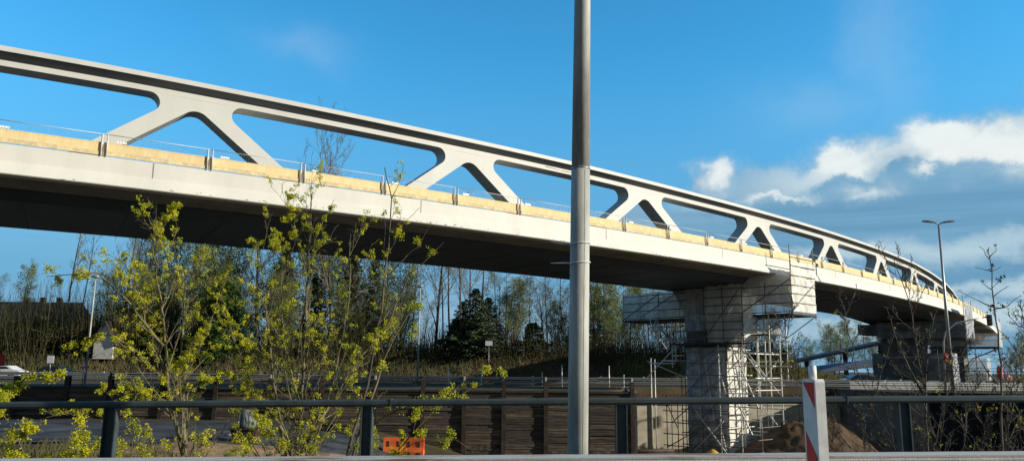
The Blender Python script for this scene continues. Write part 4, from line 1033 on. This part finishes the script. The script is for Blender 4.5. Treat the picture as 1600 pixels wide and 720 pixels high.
# ------------------------------------------------------------------ near blossoming trees and saplings
def near_tree(name, label, stems, seed, m_bark, bloss=.6, csize=.024, kids=(9, 4), Lf=(.42, .45), basez=None, r0_=.03, nb=16, rmin=.0028, mid=True, up=.10, crad=.032, budm=M_bloss, wide=(28, 60), fin=.25):
    """stems: list of polylines [(px,py,Y),...]; every stem carries side branches"""
    r = random.Random(seed); P0 = at(*stems[0][0][:3]); zg = hz(P0.x, P0.y)
    t = thing(name, label, 'tree', (P0.x, P0.y, zg)); L0 = Vector(t.location); mb = MB(); mt = mb; tips = []
    P_ = dict(seg=[5, 4, 3], wig=[.16, .22, .28], up=[up, up*.8, .04], sides=[5, 4, 3], kids=[kids[1], 3], start=[.2, .25], ang=[wide, (25, 60)], len=[Lf[1], .5], rr=[.55, .6], rmin=rmin, split=0, taper=.4, mid=mid, tiplvl=1)
    for st in stems:
        rr = st[0][3] if len(st[0]) > 3 else r0_
        pts = [at(q[0], q[1], q[2])-L0 for q in st]
        if pts[0].z > .05 and (len(st[0]) < 4 or True) and st[0][1] > 700: pts = [Vector((pts[0].x+(pts[0].x-pts[1].x)*.4, pts[0].y, -.05))]+pts
        # refine with wiggle
        fine = []
        for a_, b_ in zip(pts, pts[1:]):
            n = max(2, int((b_-a_).length/.14))
            for i in range(n):
                w = rvec(r)*.012 if i else Vector((0, 0, 0)); fine.append(a_.lerp(b_, i/n)+w)
        fine.append(pts[-1]); N_ = len(fine); rad = [max(rmin, rr*(1-(1-fin*.6)*(i/(N_-1))**.8)) for i in range(N_)]
        mb.tube(fine, rad, 8, False); tips.append((fine[-1], Vector((0, 0, 1))))
        tot = sum((b_-a_).length for a_, b_ in zip(fine, fine[1:])); nk = int(kids[0]*tot)
        for k_ in range(nk):
            u = .12+.88*(k_+r.random())/nk; f = u*(N_-1); j = min(N_-2, int(f)); q = fine[j]
            dd = (fine[j+1]-fine[j]).normalized(); o = Matrix.Rotation(r.uniform(0, 6.28), 3, dd) @ dd.orthogonal().normalized(); a_ = R(r.uniform(*wide))
            cd = dd*math.cos(a_)+o*math.sin(a_)
            branch(mt, q, cd, Lf[0]*tot*.42*(1.05-.62*u)*r.uniform(.35, 1.1), max(rmin*1.2, rad[j]*.5), r, 0, P_, tips)
    mb.build('branches', m_bark, t)
    if bloss:
        ml = MB()
        for p_, d_ in tips:
            n = mnoise.noise(p_*1.3+Vector((seed, 0, 0)))
            if r.random() < bloss*(.75+.9*n):
                leaves(ml, p_+d_*.01, r, nb, crad*r.uniform(.55, 1.25), csize*.5*r.uniform(.7, 1.3))
                if r.random() < .35: leaves(ml, p_+rvec(r)*.06, r, nb, crad, csize*.5)
        ml.build('blossom', budm, t)
    return t
near_tree('blossoming_tree', 'left yellow-green blossoming tree in front of the bridge between the first two railing posts',
    [[(292, 735, 9.6, .045), (262, 600, 9.6), (255, 500, 9.7), (238, 380, 9.8), (248, 345, 9.8)],
     [(238, 380, 9.8, .012), (262, 330, 9.8), (288, 318, 9.8)], [(246, 375, 9.8, .010), (232, 340, 9.7), (216, 312, 9.7)],
     [(255, 540, 9.6, .022), (200, 470, 9.5), (150, 425, 9.4), (72, 432, 9.3)], [(262, 600, 9.6, .022), (215, 550, 9.4), (170, 520, 9.3), (100, 540, 9.3)],
     [(288, 700, 9.6, .028), (282, 560, 9.9), (290, 450, 10.1), (322, 385, 10.2)], [(282, 600, 9.8, .022), (325, 520, 10.2), (345, 450, 10.4), (352, 425, 10.4)],
     [(262, 600, 9.6, .016), (225, 480, 9.9), (185, 390, 10.1)], [(290, 640, 9.6, .020), (225, 612, 9.4), (130, 640, 9.1), (60, 655, 9.0)], [(268, 620, 9.6, .018), (330, 590, 9.8), (390, 570, 9.9)]],
    61, M_barkn, .36, kids=(9.5, 4), Lf=(.58, .45), mid=False, nb=24, crad=.028)
near_tree('blossoming_tree', 'larger multi-stemmed yellow-green blossoming tree between the second railing post and the left blossoming tree',
    [[(462, 735, 10.2, .045), (470, 620, 10.2), (478, 520, 10.2), (482, 400, 10.3), (488, 300, 10.3)], [(450, 735, 10.1, .036), (428, 600, 10.0), (415, 480, 9.9), (405, 385, 9.9)],
     [(478, 735, 10.3, .032), (520, 600, 10.5), (545, 470, 10.6), (548, 365, 10.7)], [(482, 430, 10.3, .012), (455, 350, 10.2), (447, 300, 10.2)], [(485, 390, 10.3, .010), (505, 345, 10.3), (522, 312, 10.3)],
     [(480, 690, 10.3, .024), (560, 560, 10.6), (615, 505, 10.9)], [(455, 690, 10.1, .022), (400, 610, 9.9), (360, 520, 9.8), (345, 455, 9.7)], [(470, 640, 10.2, .020), (440, 520, 10.4), (440, 400, 10.6), (436, 380, 10.6)],
     [(455, 700, 10.1, .024), (420, 670, 9.8), (380, 640, 9.6)]],
    62, M_barkn, .35, kids=(9.5, 4), Lf=(.55, .45), mid=False, nb=24, crad=.028)
near_tree('sapling_tree', 'tall bare-topped sapling rising over the bridge fascia left of the second strut',
    [[(535, 735, 9.9, .038), (575, 600, 9.9), (598, 470, 9.9), (608, 370, 9.9), (612, 310, 9.9), (601, 262, 9.9)], [(612, 310, 9.9, .007), (622, 290, 9.9), (630, 262, 9.9)],
     [(608, 430, 9.9, .011), (635, 400, 9.9), (655, 385, 9.9), (672, 350, 9.9)], [(590, 540, 9.9, .018), (640, 430, 10.1), (672, 400, 10.2), (694, 378, 10.2)], [(604, 400, 9.9, .007), (630, 350, 9.9), (655, 325, 9.9)],
     [(598, 420, 9.9, .010), (602, 350, 9.9), (600, 325, 9.9)]],
    63, M_bark, .30, kids=(2.6, 3), Lf=(.30, .45), nb=12)
near_tree('blossoming_tree', 'sparse blossoming tree with leaning branches just right of the second railing post',
    [[(545, 735, 9.3, .034), (572, 640, 9.3), (610, 540, 9.4), (650, 470, 9.4)], [(595, 735, 9.0, .018), (660, 660, 8.9), (730, 590, 8.8), (765, 558, 8.8)], [(690, 630, 8.9, .008), (740, 605, 8.9), (800, 572, 8.9)],
     [(560, 680, 9.3, .016), (620, 640, 9.2), (700, 625, 9.1), (760, 640, 9.0)], [(580, 735, 9.0, .012), (650, 690, 8.9), (700, 680, 8.8), (740, 705, 8.8)]],
    64, M_barkn, .55, kids=(3.6, 3), Lf=(.32, .45))
near_tree('blossoming_shrub', 'low yellow-green blossoming shrub in the bottom left corner',
    [[(-30, 735, 8.4, .018), (20, 690, 8.4), (70, 660, 8.4)], [(-60, 700, 8.6, .02), (0, 620, 8.6), (40, 590, 8.6), (110, 585, 8.6)], [(60, 760, 8.4, .014), (30, 690, 8.4), (0, 640, 8.4), (-10, 600, 8.4)], [(80, 760, 8.5, .012), (150, 700, 8.5), (190, 690, 8.5)], [(-20, 760, 8.4, .014), (60, 735, 8.4), (120, 700, 8.4), (140, 640, 8.4)]],
    65, M_barkn, .95, kids=(6, 4), Lf=(.35, .45))
near_tree('bare_shrub', 'tangled pale bare shrub behind the first railing post below the left blossoming tree',
    [[(250, 760, 9.2, .014), (225, 700, 9.2), (195, 665, 9.2)], [(300, 760, 9.2, .012), (310, 700, 9.2), (330, 670, 9.2)], [(240, 760, 9.2, .012), (190, 705, 9.2), (140, 700, 9.2)], [(330, 760, 9.3, .010), (390, 700, 9.3), (405, 650, 9.3)]],
    66, M_barkn, .3, kids=(12, 4), Lf=(.5, .5))
# right-hand bare saplings
kw = dict(rmin=.0038, kids=(10.5, 5), Lf=(.42, .5), nb=8, csize=.02, crad=.015, mid=False)
near_tree('sapling_tree', 'bare multi-stemmed sapling in front of the dark wall right of the fourth railing post',
    [[(1452, 735, 9.4, .026), (1446, 620, 9.4), (1432, 540, 9.4), (1420, 470, 9.4), (1395, 400, 9.5)], [(1446, 640, 9.4, .018), (1448, 540, 9.3), (1465, 480, 9.3)], [(1444, 620, 9.4, .014), (1405, 540, 9.5), (1385, 480, 9.6)], [(1466, 735, 9.3, .014), (1478, 620, 9.2), (1500, 560, 9.2), (1520, 520, 9.2)], [(1440, 590, 9.4, .010), (1475, 560, 9.2), (1490, 540, 9.2)], [(1440, 735, 9.3, .010), (1446, 680, 9.3), (1420, 655, 9.3)]],
    71, M_barkr, .015, **kw)
near_tree('sapling_tree', 'tall straight budding sapling against the clouds near the right edge',
    [[(1566, 735, 8.6, .024), (1565, 620, 8.6), (1560, 520, 8.6), (1550, 450, 8.6), (1546, 400, 8.6), (1545, 386, 8.6)],
     [(1546, 405, 8.6, .006), (1538, 392, 8.6), (1530, 385, 8.6)], [(1546, 402, 8.6, .006), (1556, 393, 8.6), (1556, 384, 8.6)], [(1547, 422, 8.6, .006), (1535, 420, 8.6), (1524, 417, 8.6)], [(1547, 424, 8.6, .006), (1558, 420, 8.6), (1564, 416, 8.6)],
     [(1550, 452, 8.6, .007), (1540, 446, 8.6), (1534, 440, 8.6)], [(1551, 464, 8.6, .007), (1564, 454, 8.6), (1576, 446, 8.6)], [(1553, 480, 8.6, .009), (1530, 470, 8.6), (1500, 455, 8.6)], [(1554, 482, 8.6, .009), (1575, 478, 8.6), (1595, 462, 8.6)], [(1558, 545, 8.6, .010), (1520, 560, 8.6), (1490, 590, 8.6)], [(1560, 600, 8.6, .009), (1530, 560, 8.6), (1510, 540, 8.6)]],
    72, M_barkr, .75, kids=(3.4, 2), Lf=(.16, .4), mid=False, rmin=.003, nb=6, crad=.013, csize=.02, budm=M_barkd)
near_tree('sapling_tree', 'leaning bare sapling cut by the right edge of the picture',
    [[(1560, 735, 9.0, .018), (1582, 640, 9.0), (1600, 560, 9.0), (1620, 480, 9.0)], [(1600, 735, 8.8, .014), (1610, 600, 8.8), (1600, 500, 8.8), (1590, 470, 8.8)], [(1595, 560, 9.0, .008), (1575, 530, 9.0), (1560, 515, 9.0)], [(1550, 735, 9.0, .012), (1530, 640, 9.0), (1512, 590, 9.0)], [(1590, 640, 9.0, .009), (1575, 615, 9.0), (1552, 622, 9.0)]],
    73, M_barkr, .04, **kw)
near_tree('sapling_tree', 'thin bare sapling right behind the striped beacon',
    [[(1420, 735, 9.2, .016), (1370, 650, 9.2), (1340, 580, 9.2), (1322, 500, 9.3), (1318, 480, 9.3)], [(1338, 735, 9.0, .012), (1300, 690, 9.0), (1262, 610, 9.0), (1232, 575, 9.0), (1225, 480, 9.0)], [(1360, 640, 9.2, .009), (1385, 560, 9.2), (1398, 520, 9.2)], [(1330, 700, 9.0, .008), (1290, 640, 9.0), (1235, 615, 9.0)], [(1350, 735, 9.1, .009), (1352, 660, 9.1), (1330, 620, 9.1)]],
    74, M_barkr, .02, **kw)
near_tree('sapling_tree', 'thin tangle of bare saplings below the handrail at the lower right',
    [[(1500, 735, 8.8, .010), (1512, 640, 8.8), (1490, 600, 8.8)], [(1562, 735, 8.9, .010), (1530, 640, 8.9), (1500, 590, 8.9)], [(1575, 735, 8.9, .010), (1578, 620, 8.9), (1586, 590, 8.9)], [(1540, 735, 8.9, .010), (1500, 660, 8.9), (1480, 640, 8.9)]],
    75, M_barkr, .03, **kw)

# ------------------------------------------------------------------ sky and sun
SUN_AZ = R(-12); SUN_EL = R(18)        # azimuth measured from +X towards +Y
sd = Vector((math.cos(SUN_AZ)*math.cos(SUN_EL), math.sin(SUN_AZ)*math.cos(SUN_EL), math.sin(SUN_EL)))
sl = bpy.data.lights.new('sun', 'SUN'); so = bpy.data.objects.new('sun', sl); col.objects.link(so)
sl.energy = 4.9; sl.angle = R(.5); sl.color = (1.0, .925, .79); so.rotation_mode = 'QUATERNION'; so.rotation_quaternion = sd.to_track_quat('Z', 'Y'); so.location = (0, 0, 60)
w = bpy.data.worlds.new('World'); scene.world = w; w.use_nodes = True
nt = w.node_tree; N = nt.nodes; K = nt.links; N.clear()
out = N.new('ShaderNodeOutputWorld'); bg = N.new('ShaderNodeBackground'); bg.inputs[1].default_value = .12; K.new(bg.outputs[0], out.inputs[0])
sky = N.new('ShaderNodeTexSky'); sky.sky_type = 'NISHITA'; sky.sun_disc = False; sky.sun_elevation = SUN_EL; sky.sun_rotation = math.pi/2-SUN_AZ
sky.altitude = 100; sky.air_density = 1.0; sky.dust_density = .4; sky.ozone_density = 2.5
hs = N.new('ShaderNodeHueSaturation'); hs.inputs['Saturation'].default_value = 1.15; hs.inputs['Value'].default_value = 1.75; hs.inputs['Hue'].default_value = .5
ti = N.new('ShaderNodeMix'); ti.data_type = 'RGBA'; ti.blend_type = 'MULTIPLY'; ti.inputs[0].default_value = 1; ti.inputs[7].default_value = (.33, .93, 1.0, 1); K.new(hs.outputs[0], ti.inputs[6])
K.new(sky.outputs[0], hs.inputs['Color'])
tc = N.new('ShaderNodeTexCoord'); sp = N.new('ShaderNodeSeparateXYZ'); K.new(tc.outputs['Generated'], sp.inputs[0])
def mth(op, a, b=None, c=None, clamp=False):
    n = N.new('ShaderNodeMath'); n.operation = op; n.use_clamp = clamp
    for i, q in enumerate((a, b, c)):
        if q is None: continue
        if isinstance(q, (int, float)): n.inputs[i].default_value = q
        else: K.new(q, n.inputs[i])
    return n.outputs[0]
az = mth('ARCTAN2', sp.outputs[0], sp.outputs[1]); el = mth('ARCSINE', sp.outputs[2])
def wn(scale, amp, off):
    cw = N.new('ShaderNodeCombineXYZ'); K.new(az, cw.inputs[0]); K.new(el, cw.inputs[1]); cw.inputs[2].default_value = off
    n = N.new('ShaderNodeTexNoise'); n.inputs['Scale'].default_value = scale; n.inputs['Detail'].default_value = 7; n.inputs['Roughness'].default_value = .62; K.new(cw.outputs[0], n.inputs['Vector'])
    return mth('MULTIPLY', mth('SUBTRACT', n.outputs['Fac'], .5), amp)
az_w = mth('ADD', az, wn(9, .12, 1)); el_w = mth('ADD', el, wn(10, .085, 7))
cb_ = N.new('ShaderNodeCombineXYZ'); K.new(az, cb_.inputs[0]); K.new(el, cb_.inputs[1])
def nz(scale, sx, sy, det=8, rough=.6, off=0, dist=0):
    mp = N.new('ShaderNodeMapping'); mp.inputs['Scale'].default_value = (sx, sy, 1); mp.inputs['Location'].default_value = (off, off*.7, off*.3); K.new(cb_.outputs[0], mp.inputs[0])
    n = N.new('ShaderNodeTexNoise'); n.inputs['Scale'].default_value = scale; n.inputs['Detail'].default_value = det; n.inputs['Roughness'].default_value = rough; n.inputs['Distortion'].default_value = dist
    K.new(mp.outputs[0], n.inputs['Vector']); return n.outputs['Fac']
def blob(px, py, wx, wy):
    r_ = ray(px, py).normalized(); a0 = math.atan2(r_.x, r_.y); e0 = math.asin(r_.z)
    dx = mth('MULTIPLY', mth('SUBTRACT', az_w, a0), F_PX/wx*.85); dy = mth('MULTIPLY', mth('SUBTRACT', el_w, e0), F_PX/wy)
    d2 = mth('ADD', mth('MULTIPLY', dx, dx), mth('MULTIPLY', dy, dy))
    return mth('EXPONENT', mth('MULTIPLY', d2, -1.0))
def mx_(l):
    o = l[0]
    for q in l[1:]: o = mth('MAXIMUM', o, q)
    return o
def ramp(v, a, b):
    n = N.new('ShaderNodeMapRange'); n.interpolation_type = 'SMOOTHSTEP'; n.inputs[1].default_value = a; n.inputs[2].default_value = b; K.new(v, n.inputs[0]); return n.outputs[0]
def mixc(f, c1, c2):
    n = N.new('ShaderNodeMix'); n.data_type = 'RGBA'; K.new(f, n.inputs[0])
    for i, c_ in ((6, c1), (7, c2)):
        if isinstance(c_, tuple): n.inputs[i].default_value = (*c_, 1)
        else: K.new(c_, n.inputs[i])
    return n.outputs[2]
n1 = nz(7, 1, 1.5, 10, .58, 3, .3); n2 = nz(4, .6, 2.6, 8, .6, 9, .4); n3 = nz(20, 1, 1.3, 6, .6, 1); n4 = nz(3, .35, 3.5, 8, .6, 20, .6)
# blue-grey cloud mass on the right
def mass(sh_e, sh_a):
    def bl(px, py, wx, wy, k_=1): return mth('MULTIPLY', blob(px-sh_a, py+sh_e, wx, wy), k_)
    m1 = mx_([bl(1500, 360, 420, 130), bl(1660, 320, 320, 140), bl(1350, 380, 300, 95), bl(1480, 470, 500, 90), bl(1160, 352, 230, 40), bl(1113, 284, 46, 28, .66), bl(1322, 278, 66, 36), bl(1400, 285, 90, 40), bl(1480, 264, 92, 46), bl(1590, 262, 120, 50), bl(1900, 330, 500, 200)])
    return mth('ADD', m1, mth('MULTIPLY', mth('SUBTRACT', n1, .5), .5))
ms0 = mass(0, 0); ms1 = mass(30, 8)
d1 = ramp(ms0, .36, .60)
rim = mth('MULTIPLY', mth('ADD', mth('MULTIPLY', ramp(az, .26, .40), .8), .2), mth('MULTIPLY', ramp(mth('SUBTRACT', d1, ramp(ms1, .36, .74)), .05, .85), ramp(el, .12, .24)))
# sunlit tops
m2 = mx_([blob(1316, 250, 58, 34), blob(1468, 214, 56, 34), blob(1545, 226, 90, 32), blob(1600, 220, 70, 28), mth('MULTIPLY', blob(1462, 268, 26, 13), .66), mth('MULTIPLY', blob(1125, 275, 48, 28), .85), mth('MULTIPLY', blob(1200, 312, 80, 9), .7), mth('MULTIPLY', blob(1075, 318, 60, 14), .55), mth('MULTIPLY', blob(1340, 305, 90, 20), .62), blob(1760, 230, 160, 40)])
n5 = nz(11, 1, 1.4, 10, .55, 5, .4)
d2 = ramp(mth('ADD', m2, mth('MULTIPLY', mth('SUBTRACT', n5, .5), .9)), .22, .85)
# pale streaks low at the right, veil near the horizon
m3 = mx_([blob(1560, 385, 260, 34), blob(1340, 395, 120, 22), blob(1570, 450, 200, 20), blob(1560, 490, 200, 26), blob(1290, 520, 200, 30)])
d3 = mth('MULTIPLY', ramp(mth('ADD', m3, mth('MULTIPLY', mth('SUBTRACT', n2, .5), 2.2)), .45, 1.15), .65)
hb = ramp(el, .20, .02)
d4 = mth('MULTIPLY', mth('MULTIPLY', hb, ramp(n4, .38, .66)), .8)
d4b = mth('MULTIPLY', ramp(el, .12, 0), .35)
veil = mth('MULTIPLY', mx_([blob(1380, 60, 40, 120), blob(1270, 165, 70, 40), blob(480, 75, 60, 30)]), .13)
c = mixc(mth('MULTIPLY', ramp(el, .42, .06), .92), ti.outputs[2], (1.05, 2.35, 4.05))
c = mixc(d4b, c, (2.6, 4.2, 5.4))
c = mixc(d4, c, (2.7, 3.9, 4.7))
shade = mixc(ramp(n4, .35, .68), (.80, 2.05, 3.3), (1.5, 3.0, 4.3))
c = mixc(mth('MULTIPLY', d1, .93), c, shade)
c = mixc(d3, c, (4.6, 5.6, 5.9))
n6 = nz(16, 1, 1.6, 9, .6, 12, .8)
lit = mixc(ramp(mth('ADD', mth('MULTIPLY', d2, .62), mth('MULTIPLY', n6, .75)), .52, 1.08), (3.0, 4.1, 4.9), (6.5, 6.8, 6.6))
c = mixc(mth('MULTIPLY', d2, .92), c, lit)
c = mixc(mth('MULTIPLY', rim, .6), c, (6.0, 6.5, 6.5))
c = mixc(veil, c, (5, 5.8, 6.5))
back = ramp(sp.outputs[1], .30, -.12)
c = mixc(mth('MULTIPLY', back, .93), c, (.85, 1.15, 1.55))   # unseen rear sky darkened, added to cut ambient fill
K.new(c, bg.inputs[0])

for o in bpy.data.objects:
    if 'used' in o: del o['used']
# ------------------------------------------------------------------ render settings
scene.view_settings.view_transform = 'Standard'; scene.view_settings.look = 'None'; scene.view_settings.gamma = 1; scene.view_settings.use_curve_mapping = False
scene.view_settings.exposure = 0.2
scene.render.resolution_x = 1024; scene.render.resolution_y = 460
